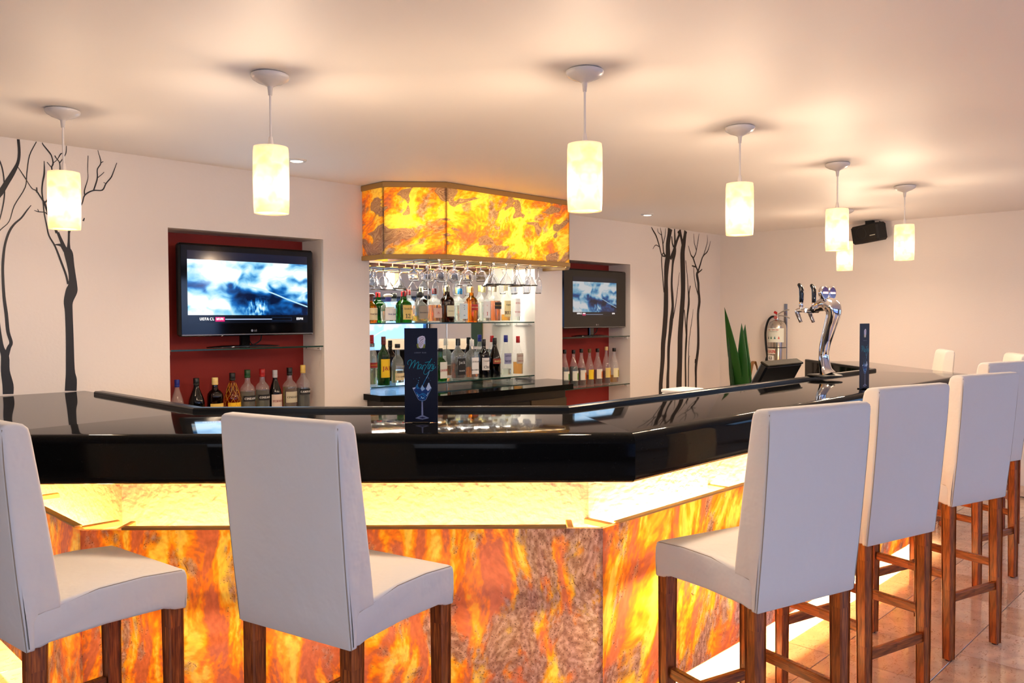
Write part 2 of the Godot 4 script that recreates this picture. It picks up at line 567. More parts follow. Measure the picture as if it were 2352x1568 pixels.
func broadcast_image() -> ImageTexture:
	# a racing picture: pale spray, a dark road with a white line, a caption bar below
	var w := 400
	var h := 232
	var im := Image.create(w, h, false, Image.FORMAT_RGB8)
	var n1 := noise(71, 0.010, 2)
	var n2 := noise(72, 0.035, 4)
	for y in h:
		for x in w:
			var fx := float(x) / w
			var fy := float(y) / h
			if fy < 0.12:
				im.set_pixel(x, y, Color(0.05, 0.07, 0.16))
				continue
			if fy > 0.885:
				im.set_pixel(x, y, Color(0.015, 0.03, 0.07))
				continue
			var q := n1.get_noise_2d(x, y) * 60.0
			var k := 0.62 + 0.55 * n1.get_noise_2d(x * 0.7 + q, y * 1.5) + 0.10 * n2.get_noise_2d(x * 0.8 + y * 0.7, y * 1.8 + q)
			k += 0.55 * exp(-(pow((fx - 0.28) / 0.16, 2.0) + pow((fy - 0.2) / 0.14, 2.0))) + 0.45 * exp(-(pow((fx - 0.75) / 0.3, 2.0) + pow((fy - 0.28) / 0.13, 2.0)))
			k += 0.5 * exp(-(pow((fx - 0.12) / 0.26, 2.0) + pow((fy - 0.74) / 0.16, 2.0)))
			var road := fy - (0.48 + 0.42 * (fx - 0.42) * 0.72)
			if road > 0.0 and fx > 0.3:
				k -= 0.62 * clampf(road * 9.0, 0, 1) * clampf((fx - 0.3) * 5.0, 0, 1)
			var patch := clampf((0.67 - fx) * 14.0, 0, 1) * clampf((fx - 0.42) * 10.0, 0, 1) * clampf((fy - 0.6) * 10.0, 0, 1)
			k += patch * (0.45 + 0.5 * n2.get_noise_2d(x * 2.5, y * 0.9))
			k -= 0.35 * exp(-(pow((fx - 0.36) / 0.13, 2.0) + pow((fy - 0.5) / 0.09, 2.0)))
			k = clampf(k, 0, 1.15)
			var c: Color = Color(0.0, 0.07, 0.20).lerp(Color(0.05, 0.36, 0.66), clampf(k / 0.4, 0, 1))
			if k > 0.4:
				c = Color(0.05, 0.36, 0.66).lerp(Color(0.52, 0.78, 0.92), clampf((k - 0.4) / 0.25, 0, 1))
			if k > 0.65:
				c = Color(0.52, 0.78, 0.92).lerp(Color(0.98, 0.99, 1.0), clampf((k - 0.65) / 0.3, 0, 1))
			im.set_pixel(x, y, c)
	line(im, V([172, 106, 260, 126, 330, 152, 400, 176]), 4.5, Color(0.72, 0.88, 0.96))
	line(im, V([116, 219, 270, 219]), 3.0, Color(0.72, 0.80, 0.95), false)
	line(im, V([270, 213, 340, 213, 340, 225, 270, 225]), 1.2, Color(0.12, 0.22, 0.36), false)
	fill(im, V([84, 212, 113, 212, 113, 226, 84, 226]), Color(0.86, 0.10, 0.42))
	return img_tex(im)

# ---------------------------------------------------------------- lights
func area(n: String, parent: Node, at: Vector3, towards: Vector3, size: Vector2, c: Color, e: float) -> AreaLight3D:
	var l := AreaLight3D.new()
	l.name = n
	l.area_size = size
	l.light_color = c
	l.light_energy = e
	l.shadow_enabled = true
	l.area_range = 14.0
	parent.add_child(l, true)
	var f := towards.normalized()
	l.transform = Transform3D(Basis.looking_at(f, Vector3.UP if absf(f.y) < 0.9 else Vector3.FORWARD), at)
	return l
func omni(n: String, parent: Node, at: Vector3, c: Color, e: float, size := 0.03) -> OmniLight3D:
	var l := OmniLight3D.new()
	l.name = n
	l.light_color = c
	l.light_energy = e
	l.light_size = size
	l.omni_range = 14.0
	l.omni_attenuation = 2.0
	l.shadow_enabled = true
	parent.add_child(l, true)
	l.position = at
	return l
func spot(n: String, parent: Node, at: Vector3, c: Color, e: float, angle: float) -> SpotLight3D:
	var l := SpotLight3D.new()
	l.name = n
	l.light_color = c
	l.light_energy = e
	l.light_size = 0.03
	l.spot_range = 10.0
	l.spot_attenuation = 2.0
	l.spot_angle = angle
	l.spot_angle_attenuation = 0.6
	l.shadow_enabled = true
	parent.add_child(l, true)
	l.position = at
	l.rotation.x = -PI / 2
	return l

const WARM := Color(1.0, 0.88, 0.75)
const TUBE_WARM := Color(1.0, 0.84, 0.52)
const TUBE_WHITE := Color(1.0, 0.90, 0.70)

func _ready() -> void:
	rng.seed = 20
	view()
	materials()
	room()
	bar()
	back_bar()
	for i in PENDANTS.size():
		pendant(i)
	downlight(Vector2(2.414, -4.016), "small round recessed downlight in the ceiling before the left television niche")
	for k in 8:
		downlight(Vector2(-0.8 + 2.4 * (k % 4), 1.9 + 1.3 * floorf(k / 4.0)), "round recessed downlight in the lobby ceiling before the long window", 0.4)
	downlight(Vector2(5.788, -4.033), "small round recessed downlight in the ceiling before the right television niche")
	chairs()
	niches()
	bottles()
	glasses()
	decals()
	taps_and_small_things()

func view() -> void:
	var cam := Camera3D.new()
	cam.name = "camera"
	add_child(cam)
	cam.position = Vector3(0, 1.5, 0)
	cam.rotation_degrees = Vector3(-1.631, 0, -0.207)
	cam.fov = rad_to_deg(2.0 * atan(784.0 / 1870.8))
	cam.near = 0.05
	cam.far = 200.0
	cam.current = true
	var sky := ProceduralSkyMaterial.new()
	sky.sky_top_color = Color(0.50, 0.66, 0.92)
	sky.sky_horizon_color = Color(0.80, 0.87, 0.96)
	sky.ground_horizon_color = Color(0.60, 0.62, 0.66)
	sky.ground_bottom_color = Color(0.34, 0.34, 0.34)
	var env := Environment.new()
	env.background_mode = Environment.BG_SKY
	env.sky = Sky.new()
	env.sky.sky_material = sky
	env.background_energy_multiplier = 1.6
	env.tonemap_mode = Environment.TONE_MAPPER_LINEAR
	env.tonemap_exposure = 1.3
	env.sdfgi_enabled = true
	env.ssao_enabled = true
	env.ssil_enabled = true
	var we := WorldEnvironment.new()
	we.name = "environment"
	we.environment = env
	add_child(we)

func materials() -> void:
	var m := mat("wall_paint", Color(0.905, 0.875, 0.845), 0.75)
	triplanar(m, 1.0)
	relief(m, noise_tex(5, 0.09, 512, [], 3), 0.05)
	m = mat("ceiling_paint", Color(0.95, 0.925, 0.90), 0.55)
	triplanar(m, 0.5)
	relief(m, noise_tex(6, 0.02, 512, [], 4), 0.08)
	m = mat("bar_wall_paint", Color(0.93, 0.88, 0.74), 0.8)
	triplanar(m, 3.0)
	relief(m, noise_tex(7, 0.03, 256, [], 4), 0.25)
	m = mat("niche_red", Color(0.54, 0.10, 0.05), 0.7)
	m = mat("granite", Color.WHITE, 0.045)
	var st := Image.create(512, 512, false, Image.FORMAT_RGB8)
	var ga := noise(31, 0.02, 4)
	var gb := noise(32, 0.2, 2)
	for y in 512:
		for x in 512:
			var k := 0.055 + 0.012 * gb.get_noise_2d(x, y)
			var vein := absf(ga.get_noise_2d(x * 0.6 + y * 0.5, y * 1.4))
			if vein < 0.004 and gb.get_noise_2d(x * 0.15, y * 0.15) > 0.1:
				k = 0.16
			st.set_pixel(x, y, Color(k, k * 0.97, k * 0.96))
	m.albedo_texture = img_tex(st)
	m.metallic_specular = 0.19
	triplanar(m, 1.3, true)
	m = mat("granite_lip", Color(0.05, 0.045, 0.045), 0.28)
	M.granite_lip.metallic_specular = 0.3
	for k in 4:
		var tone: Color = [Color(0.93, 0.84, 0.75), Color(0.90, 0.79, 0.69), Color(0.95, 0.88, 0.80), Color(0.86, 0.74, 0.63)][k]
		m = mat("tile_%d" % k, Color.WHITE, 0.1)
		var t := Image.create(256, 256, false, Image.FORMAT_RGB8)
		var na := noise(40 + k, 0.012, 4)
		var nb := noise(50 + k, 0.03, 5)
		for y in 256:
			for x in 256:
				var q := na.get_noise_2d(x, y) * 40.0
				var c := tone.darkened(0.10 * clampf(0.5 + na.get_noise_2d(x * 1.3, y * 1.3), 0, 1))
				var vein := absf(nb.get_noise_2d(x + q, y - q))
				if vein < 0.018:
					c = c.lerp(Color(0.52, 0.36, 0.24), 0.55)
				t.set_pixel(x, y, c)
		m.albedo_texture = img_tex(t)
		triplanar(m, 1.6, true)
	mat("grout", Color(0.66, 0.57, 0.48), 0.8)
	mat("cloth", Color(0.865, 0.85, 0.825), 0.82)
	M.cloth.rim_enabled = true
	M.cloth.rim = 0.25
	triplanar(M.cloth, 1.6)
	relief(M.cloth, noise_tex(9, 0.010, 512, [], 4), 0.32)
	mat("seam", Color(0.62, 0.56, 0.48), 0.9)
	m = mat("teak", Color.WHITE, 0.34)
	m.albedo_texture = wood_image(61, false)
	triplanar(m, 3.2)
	m = mat("teak_rail", Color.WHITE, 0.34)
	m.albedo_texture = wood_image(63, true)
	triplanar(m, 3.2)
	mat("rubber", Color(0.06, 0.05, 0.05), 0.7)
	mat("white_metal", Color(0.88, 0.86, 0.84), 0.25)
	mat("cord", Color(0.90, 0.88, 0.86), 0.4)
	mat("black_gloss", Color(0.015, 0.015, 0.018), 0.06)
	mat("black_satin", Color(0.025, 0.025, 0.027), 0.4)
	mat("black_matt", Color(0.055, 0.05, 0.045), 0.7)
	mat("olive_satin", Color(0.12, 0.10, 0.055), 0.6)
	M.olive_satin.metallic_specular = 0.3
	mat("silver_strip", Color(0.55, 0.55, 0.57), 0.25, 0.8)
	mat("chrome", Color(0.83, 0.82, 0.83), 0.06, 1.0)
	mat("steel", Color(0.78, 0.76, 0.73), 0.22, 1.0)
	mat("brass", Color(0.66, 0.52, 0.24), 0.3, 0.9)
	mat("copper_slat", Color(0.50, 0.33, 0.27), 0.35, 0.5)
	mat("gold_trim", Color(0.66, 0.50, 0.24), 0.45)
	mat("trim_wood", Color(0.70, 0.50, 0.26), 0.6)
	mat("bracket_wood", Color(0.88, 0.70, 0.42), 0.6)
	mat("cabinet_dark", Color(0.085, 0.055, 0.04), 0.3)
	mat("cabinet_olive", Color(0.25, 0.19, 0.11), 0.45)
	mat("dark_panelling", Color(0.20, 0.13, 0.10), 0.6)
	mat("mirror", Color(0.90, 0.92, 0.91), 0.015, 1.0)
	mat("sticker", Color(0.075, 0.075, 0.095), 0.5)
	mat("sticker_brown", Color(0.11, 0.07, 0.05), 0.55)
	mat("paper", Color(0.93, 0.92, 0.90), 0.7)
	mat("leaf", Color(0.09, 0.30, 0.05), 0.4)
	mat("leaf_dark", Color(0.05, 0.17, 0.04), 0.45)
	mat("leaf_dry", Color(0.42, 0.27, 0.10), 0.7)
	mat("terracotta", Color(0.55, 0.30, 0.18), 0.8)
	mat("soil", Color(0.12, 0.08, 0.05), 0.95)
	thin_glass("shelf_glass", Color(0.55, 0.85, 0.75), 0.10)
	mat("shelf_edge", Color(0.03, 0.20, 0.16), 0.15)
	thin_glass("stemware", Color(0.95, 0.98, 1.0), 0.13)
	solid_glass("stem_glass", Color(0.97, 0.98, 1.0), 0.02)
	thin_glass("window_glass", Color(0.9, 0.95, 1.0), 0.04)
	mat("window_frame", Color(0.75, 0.74, 0.72), 0.5)
	mat("menu_print", Color.WHITE, 0.5)
	M.menu_print.albedo_texture = menu_image()
	M.menu_print.metallic_specular = 0.3
	mat("menu_back", Color(0.012, 0.07, 0.21), 0.35)
	m = mat("broadcast", Color(0.02, 0.02, 0.02), 0.1)
	m.emission_enabled = true
	m.emission = Color.BLACK
	m.emission_texture = broadcast_image()
	m.emission_energy_multiplier = 0.95
	m = m.duplicate()
	m.resource_name = "broadcast_dim"
	m.emission_energy_multiplier = 0.40
	M.broadcast_dim = m
	glow("caption", Color(0.95, 0.97, 1.0), 0.9)
	glow("tube", Color(1.0, 0.93, 0.75), 3.0)
	glow("lamp_disc", Color(1.0, 0.95, 0.86), 4.0)
	glow("strip_white", Color(1.0, 0.97, 0.92), 3.0)
	# onyx slabs: stone colours only, lit from behind by real tubes
	onyx("onyx_front", onyx_image(1100, 400, 101, 1.5, 0.05, 0.0, [[0.97, 0.50, 0.20, 0.9, 1.5], [0.72, 0.75, 0.10, 0.35, 0.45], [0.05, 0.8, 0.07, 0.5, 0.5], [0.36, 0.95, 0.12, 0.22, 0.5], [0.30, 0.6, 0.10, 0.6, -0.6], [0.70, 0.1, 0.15, 0.3, -0.5]], false), 0.145)
	onyx("onyx_arm", onyx_image(1600, 300, 131, 1.25, 0.28, 0.02, [[0.10, 0.9, 0.2, 0.3, 0.4], [0.35, 0.8, 0.25, 0.35, 0.45], [0.7, 0.85, 0.3, 0.35, 0.45], [0.05, 0.45, 0.10, 0.3, -0.5]], false), 0.145)
	onyx("onyx_canopy", onyx_image(1000, 320, 173, 0.75, 0.25, 0.24, [], true), 0.85)

# ---------------------------------------------------------------- the room
func wall_piece(parent: Node, n: String, u0: float, u1: float, y0: float, y1: float, v0: float, v1: float, m: Material) -> void:
	put(parent, n, box(Vector3(u1 - u0, y1 - y0, v1 - v0)), m, Vector3((u0 + u1) / 2, (y0 + y1) / 2, (v0 + v1) / 2))
func room() -> void:
	var wb := structure("wall_back", Vector3.ZERO, TURN)
	var b := BACK
	var p: Material = M.wall_paint
	for s in [[-2.6, 1.90], [2.89, 3.245], [4.88, 5.22], [6.185, SIDE]]:
		wall_piece(wb, "pier", s[0], s[1], 0, CEIL, b - 0.4, b, p)
	for s in [[1.90, 2.89, 0.55, 2.007], [5.22, 6.185, 0.55, 1.995]]:
		wall_piece(wb, "sill", s[0], s[1], 0, s[2], b - 0.4, b, p)
		wall_piece(wb, "lintel", s[0], s[1], s[3], CEIL, b - 0.4, b, p)
		wall_piece(wb, "niche_panel", s[0], s[1], s[2], s[3], b - 0.4, b - 0.25, M.niche_red)
	wall_piece(wb, "lintel", 3.245, 4.88, 1.96, CEIL, b - 0.4, b, p)
	wall_piece(wb, "sill", 3.245, 4.88, 0, 0.96, b - 0.4, b - 0.02, p)
	wall_piece(wb, "recess_panel", 3.245, 4.88, 0.96, 1.96, b - 0.4, b - 0.26, p)
	var wr := structure("wall_right", Vector3.ZERO, TURN)
	wall_piece(wr, "panel", SIDE, SIDE + 0.2, 0, CEIL, b - 0.4, 4.2, p)
	var wl := structure("wall_left", Vector3.ZERO, TURN)
	var dp: Material = M.dark_panelling
	wall_piece(wl, "pier", -2.8, -2.6, 0, CEIL, b - 0.4, -1.2, dp)
	wall_piece(wl, "pier", -2.8, -2.6, 0, CEIL, 2.6, 4.2, dp)
	wall_piece(wl, "sill", -2.8, -2.6, 0, 0.9, -1.2, 2.6, dp)
	wall_piece(wl, "lintel", -2.8, -2.6, 2.2, CEIL, -1.2, 2.6, dp)
	var win2 := structure("window_2", Vector3.ZERO, TURN)
	for k in 4:
		put(win2, "mullion", box(Vector3(0.06, 1.3, 0.05), 0.006), M.window_frame, Vector3(-2.7, 1.55, -1.175 + k * 1.25))
	for y in [0.925, 2.175]:
		put(win2, "rail", box(Vector3(0.06, 0.05, 3.8), 0.006), M.window_frame, Vector3(-2.7, y, 0.7))
	for k in 3:
		put(win2, "pane", box(Vector3(0.008, 1.2, 1.2)), M.window_glass, Vector3(-2.7, 1.55, -0.55 + k * 1.25))
	area("window_daylight", win2, Vector3(-2.57, 1.55, 0.7), Vector3(1, 0, 0), Vector2(3.7, 1.2), Color(0.96, 0.96, 1.0), 2.6)
	# the side towards the terrace: a long window behind the viewer
	var wf := structure("wall_front", Vector3.ZERO, TURN)
	wall_piece(wf, "sill", -2.6, SIDE, 0, 0.35, 4.0, 4.2, M.dark_panelling)
	wall_piece(wf, "lintel", -2.6, SIDE, 2.2, CEIL, 4.0, 4.2, M.dark_panelling)
	wall_piece(wf, "pier", -2.6, -2.2, 0.35, 2.2, 4.0, 4.2, M.dark_panelling)
	wall_piece(wf, "pier", 6.4, SIDE, 0.35, 2.2, 4.0, 4.2, M.dark_panelling)
	var win := structure("window_1", Vector3.ZERO, TURN)
	for k in 7:
		put(win, "mullion", box(Vector3(0.05, 1.85, 0.06), 0.006), M.window_frame, Vector3(-2.17 + k * 1.424, 1.275, 4.1))
	for y in [0.375, 2.175]:
		put(win, "rail", box(Vector3(8.6, 0.05, 0.06), 0.006), M.window_frame, Vector3(2.1, y, 4.1))
	for k in 6:
		put(win, "pane", box(Vector3(1.37, 1.75, 0.008)), M.window_glass, Vector3(-1.458 + k * 1.424, 1.275, 4.1))
	area("window_daylight", win, Vector3(2.1, 1.275, 3.97), Vector3(0, 0, -1), Vector2(8.5, 1.75), Color(0.42, 0.63, 1.0), 4.5)
	var ce := structure("ceiling", Vector3.ZERO, TURN)
	wall_piece(ce, "panel", -2.8, SIDE + 0.2, CEIL, CEIL + 0.2, b - 0.4, 4.2, M.ceiling_paint)
	# marble floor laid square to the walls
	var fl := structure("floor", Vector3.ZERO, TURN)
	wall_piece(fl, "bed", -2.8, SIDE + 0.2, -0.2, -0.006, b - 0.4, 4.2, M.grout)
	var t := 0.41
	var rest := begin(-1)
	var tile := box(Vector3(t - 0.003, 0.012, t - 0.003), 0.0012)
	for i in range(-16, 9):
		for j in range(-9, 13):
			var u := 3.96 + (i + 0.5) * t
			var v := -1.085 + (j + 0.5) * t
			if u < -2.6 + t / 2 or u > SIDE - t * 0.3 or v < b + t * 0.3 or v > 4.0 - t / 2:
				continue
			var seen := (u > 1.2 and v > -2.1 and v < 1.2) or (u > -1.2 and u < 1.2 and v < -1.7)
			if seen:
				var k := (absi(i * 7 + j * 5 + (i * j) % 3)) % 4
				put(fl, "tile", tile, M["tile_%d" % k], Vector3(u, -0.006, v))
			else:
				add_box(rest, Transform3D(Basis(), Vector3(u, -0.006, v)), Vector3(t - 0.003, 0.012, t - 0.003))
	var field := put(fl, "tile_field", done(rest), M.tile_0)
	field.set_meta("kind", "stuff")
	var bs := structure("baseboard_right", Vector3.ZERO, TURN)
	for j in 18:
		put(bs, "tile", box(Vector3(0.012, 0.09, t - 0.003), 0.002), M["tile_%d" % (j % 3)], Vector3(SIDE - 0.006, 0.045, -4.28 + j * t))
	# what the mirror and the polished edge pick up from the side wall
	var sc := thing("wall_screen", "large wide television screen hanging on the side wall", "television", W(SIDE - 0.03, 0.62, 1.36), TURN - PI / 2)
	put(sc, "frame", box(Vector3(1.66, 0.96, 0.05), 0.01), M.black_satin)
	put(sc, "screen", screen_mesh(1.58, 0.89), M.broadcast, Vector3(0, 0, 0.0265))
	area("screen_light", sc, Vector3(0, 0, 0.05), Vector3(0, 0, 1), Vector2(1.5, 0.8), Color(0.55, 0.75, 1.0), 0.8)
	var pic := thing("poster", "narrow green poster on the side wall", "poster", W(SIDE - 0.012, -1.22, 1.42), TURN - PI / 2)
	put(pic, "board", box(Vector3(0.22, 0.62, 0.02), 0.003), mat("poster_green", Color(0.22, 0.30, 0.08), 0.5))
func screen_mesh(w: float, h: float) -> ArrayMesh:
	var st := begin(-1)
	var c := [Vector3(-w / 2, -h / 2, 0), Vector3(w / 2, -h / 2, 0), Vector3(w / 2, h / 2, 0), Vector3(-w / 2, h / 2, 0)]
	var t := [Vector2(0, 1), Vector2(1, 1), Vector2(1, 0), Vector2(0, 0)]
	for k in [0, 2, 1, 0, 3, 2]:
		st.set_uv(t[k])
		st.add_vertex(c[k])
	return done(st)

# ---------------------------------------------------------------- the bar
func corners(ul: float, d: float, v: float, x: float, far: float) -> Array:
	var a := cross_u_d(ul, d)
	var w := W(ul, BACK)
	return [w, a, cross_v_d(v, d), cross_v_x(v, x), XD(x, far)]
func bar() -> void:
	var rear := corners(1.46, 3.24, -2.11, 2.43, 6.75)
	var front := corners(0.62, 2.56, -1.51, 2.92, 6.75)
	var top := thing("bar_worktop", "thick polished black granite bar top with rounded edge and raised rear lip", "worktop", Vector3.ZERO)
	var sec := [Vector2(0, TOP - SLAB), Vector2(0, TOP - SLAB), Vector2(0, TOP), Vector2(0, TOP)]
	var depth := 0.65
	var r1 := 0.035
	var r2 := 0.03
	for k in 7:
		var a := PI / 2 * k / 6.0
		sec.append(Vector2(1.0 - (r1 - r1 * sin(a)) / depth, TOP - r1 + r1 * cos(a)))
	for k in 7:
		var a := PI / 2 * k / 6.0
		sec.append(Vector2(1.0 - (r2 - r2 * cos(a)) / depth, TOP - SLAB + r2 - r2 * sin(a)))
	for i in 4:
		var gap: Vector3 = (rear[i + 1] - rear[i]).normalized() * 0.0
		put(top, "worktop_slab", run_of(rear[i] + gap, front[i] + gap, rear[i + 1], front[i + 1], sec), M.granite)
		var lip := [Vector2(0, TOP), Vector2(0, TOP + 0.013), Vector2(0.008, TOP + 0.017), Vector2(0.050, TOP + 0.017), Vector2(0.058, TOP + 0.012), Vector2(0.058, TOP)]
		var r0: Vector3 = rear[i]
		var f0: Vector3 = front[i]
		if i == 0:
			r0 = rear[0].lerp(rear[1], 0.20)
			f0 = front[0].lerp(front[1], 0.20)
		put(top, "lip", run_of(r0, f0, rear[i + 1], front[i + 1], lip, false), M.granite_lip)
	# the masonry front under the overhang
	var base_f := corners(1.11, 2.93, -1.85, 2.58, 6.74)
	var base_r := corners(1.23, 3.05, -1.97, 2.46, 6.74)
	var base := thing("bar_counter", "bar with cream masonry front and backlit onyx panels under the black top", "bar", Vector3.ZERO)
	for i in 4:
		put(base, "masonry_wall", run_of(base_r[i], base_f[i], base_r[i + 1], base_f[i + 1], [Vector2(0, 0), Vector2(0, TOP - SLAB), Vector2(1, TOP - SLAB), Vector2(1, 0)], false), M.bar_wall_paint)
	# inner work shelf, just below the lip
	var in_f := corners(1.42, 3.20, -2.07, 2.47, 6.74)
	var in_r := corners(1.62, 3.42, -2.46, 2.20, 6.74)
	var shelf := thing("inner_work_shelf", "dark work shelf on the bartender's side of the bar", "shelf", Vector3.ZERO)
	for i in [2]:
		put(shelf, "board", run_of(in_r[i], in_f[i], in_r[i + 1], in_f[i + 1], [Vector2(0, 0.93), Vector2(0, 0.965), Vector2(1, 0.965), Vector2(1, 0.93)], false), M.cabinet_dark)
		put(shelf, "panel", run_of(in_r[i].lerp(in_f[i], 0.1), in_r[i].lerp(in_f[i], 0.2), in_r[i + 1].lerp(in_f[i + 1], 0.1), in_r[i + 1].lerp(in_f[i + 1], 0.2), [Vector2(0, 0), Vector2(0, 0.93), Vector2(1, 0.93), Vector2(1, 0)], false), M.cabinet_dark)
	# onyx slabs standing off the wall, lit from the gap behind
	var on := corners(0.94, 2.75, -1.70, 2.73, 6.74)
	var y0 := 0.125
	var y1 := 0.785
	var runs := [[0, [0.0, 0.34, 0.67, 1.0], "onyx_arm", "backlit amber onyx panels on the short bar side reaching the wall"],
		[1, [0.0, 0.515, 1.0], "onyx_front", "backlit flame-coloured onyx panels on the angled bar front between two white chairs"],
		[2, [0.0, 0.121, 0.30, 0.48, 0.655, 0.83, 1.0], "onyx_arm", "backlit honey onyx panels along the long bar side behind the row of chairs"],
		[3, [0.0, 0.5, 1.0], "onyx_arm", "backlit onyx panels on the far end of the bar"]]
	for r in runs:
		var i: int = r[0]
		var a: Vector3 = on[i]
		var c: Vector3 = on[i + 1]
		var len := a.distance_to(c)
		var yaw := atan2(-(c.z - a.z), c.x - a.x)
		var o := Node3D.new()
		o.name = "onyx_panel"
		o.set_meta("label", r[3])
		base.add_child(o, true)
		o.position = a
		o.rotation.y = yaw
		for k in r[1].size() - 1:
			var x0: float = r[1][k] * len + 0.0015
			var x1: float = r[1][k + 1] * len - 0.0015
			var texlen := 1.85 if i == 1 else 3.6
			var off := 0.0 if i != 0 else 0.6
			put(o, "onyx_slab", sheet(x0, x1, y0, y1, 0.018, Rect2((x0 + off) / texlen, 0, (x1 - x0) / texlen, 1)), M[r[2]])
		if i == 1:
			put(o, "ledge_strip", box(Vector3(len * 0.85, 0.008, 0.03), 0.001), M.trim_wood, Vector3(len * 0.505, y1 + 0.004, -0.012))
		else:
			put(o, "ledge_strip", box(Vector3(len - 0.14, 0.006, 0.026), 0.001), M.bracket_wood, Vector3(len / 2 + 0.02, y1 + 0.003, -0.012))
		var spots := [0.06, 0.5, 0.94] if i != 2 else [0.03, 0.27, 0.5, 0.75, 0.97]
		for s in spots:
			put(o, "bracket", box(Vector3(0.022, 0.022, 0.155), 0.003), M.bracket_wood, Vector3(s * len, y1 - 0.02, -0.085))
		# fluorescent tubes in the gap
		var count: int = [1, 2, 3, 1][i]
		var tl: float = [1.15, 0.82, 1.02, 1.15][i]
		var span := len / count
		for k in count:
			var mid := (k + 0.5) * span
			var lab: String = ["fluorescent tube hidden behind the onyx of the short bar side", "fluorescent tube hidden behind the onyx of the angled bar front", "fluorescent tube hidden behind the onyx of the long bar side", "fluorescent tube hidden behind the onyx of the far bar end"][i]
			var at: Vector3 = a + (c - a).normalized() * mid
			var tb := thing("fluorescent_tube", lab, "light tube", at + Vector3(0, [0.52, 0.54, 0.60, 0.55][i], 0), yaw, "tubes behind the bar onyx")
			put(tb, "tube", tube([Vector3(-tl / 2, 0, -0.115), Vector3(tl / 2, 0, -0.115)], 0.013, 10), M.tube)
			for e in [-1.0, 1.0]:
				put(tb, "lamp_holder", box(Vector3(0.02, 0.05, 0.04), 0.003), M.white_metal, Vector3(e * (tl / 2 + 0.008), 0, -0.13))
			put(tb, "batten", box(Vector3(tl + 0.04, 0.045, 0.025), 0.004), M.white_metal, Vector3(0, 0, -0.1615))
			var col := TUBE_WHITE if i >= 2 else TUBE_WARM
			area("tube_light", tb, Vector3(0, 0, -0.098), Vector3(0, 0, 1), Vector2(tl, 0.02), col, FRONT_LIGHT[i])
			area("tube_light", tb, Vector3(0, 0.022, -0.115), Vector3(0, 1, 0), Vector2(tl, 0.02), col, UP_LIGHT[i])
			area("tube_light", tb, Vector3(0, -0.022, -0.115), Vector3(0, -1, 0), Vector2(tl, 0.02), col, DOWN_LIGHT[i])
const FRONT_LIGHT := [0.045, 0.045, 0.045, 0.04]
const UP_LIGHT := [1.4, 1.1, 2.0, 1.0]
const DOWN_LIGHT := [2.2, 1.4, 5.5, 2.5]

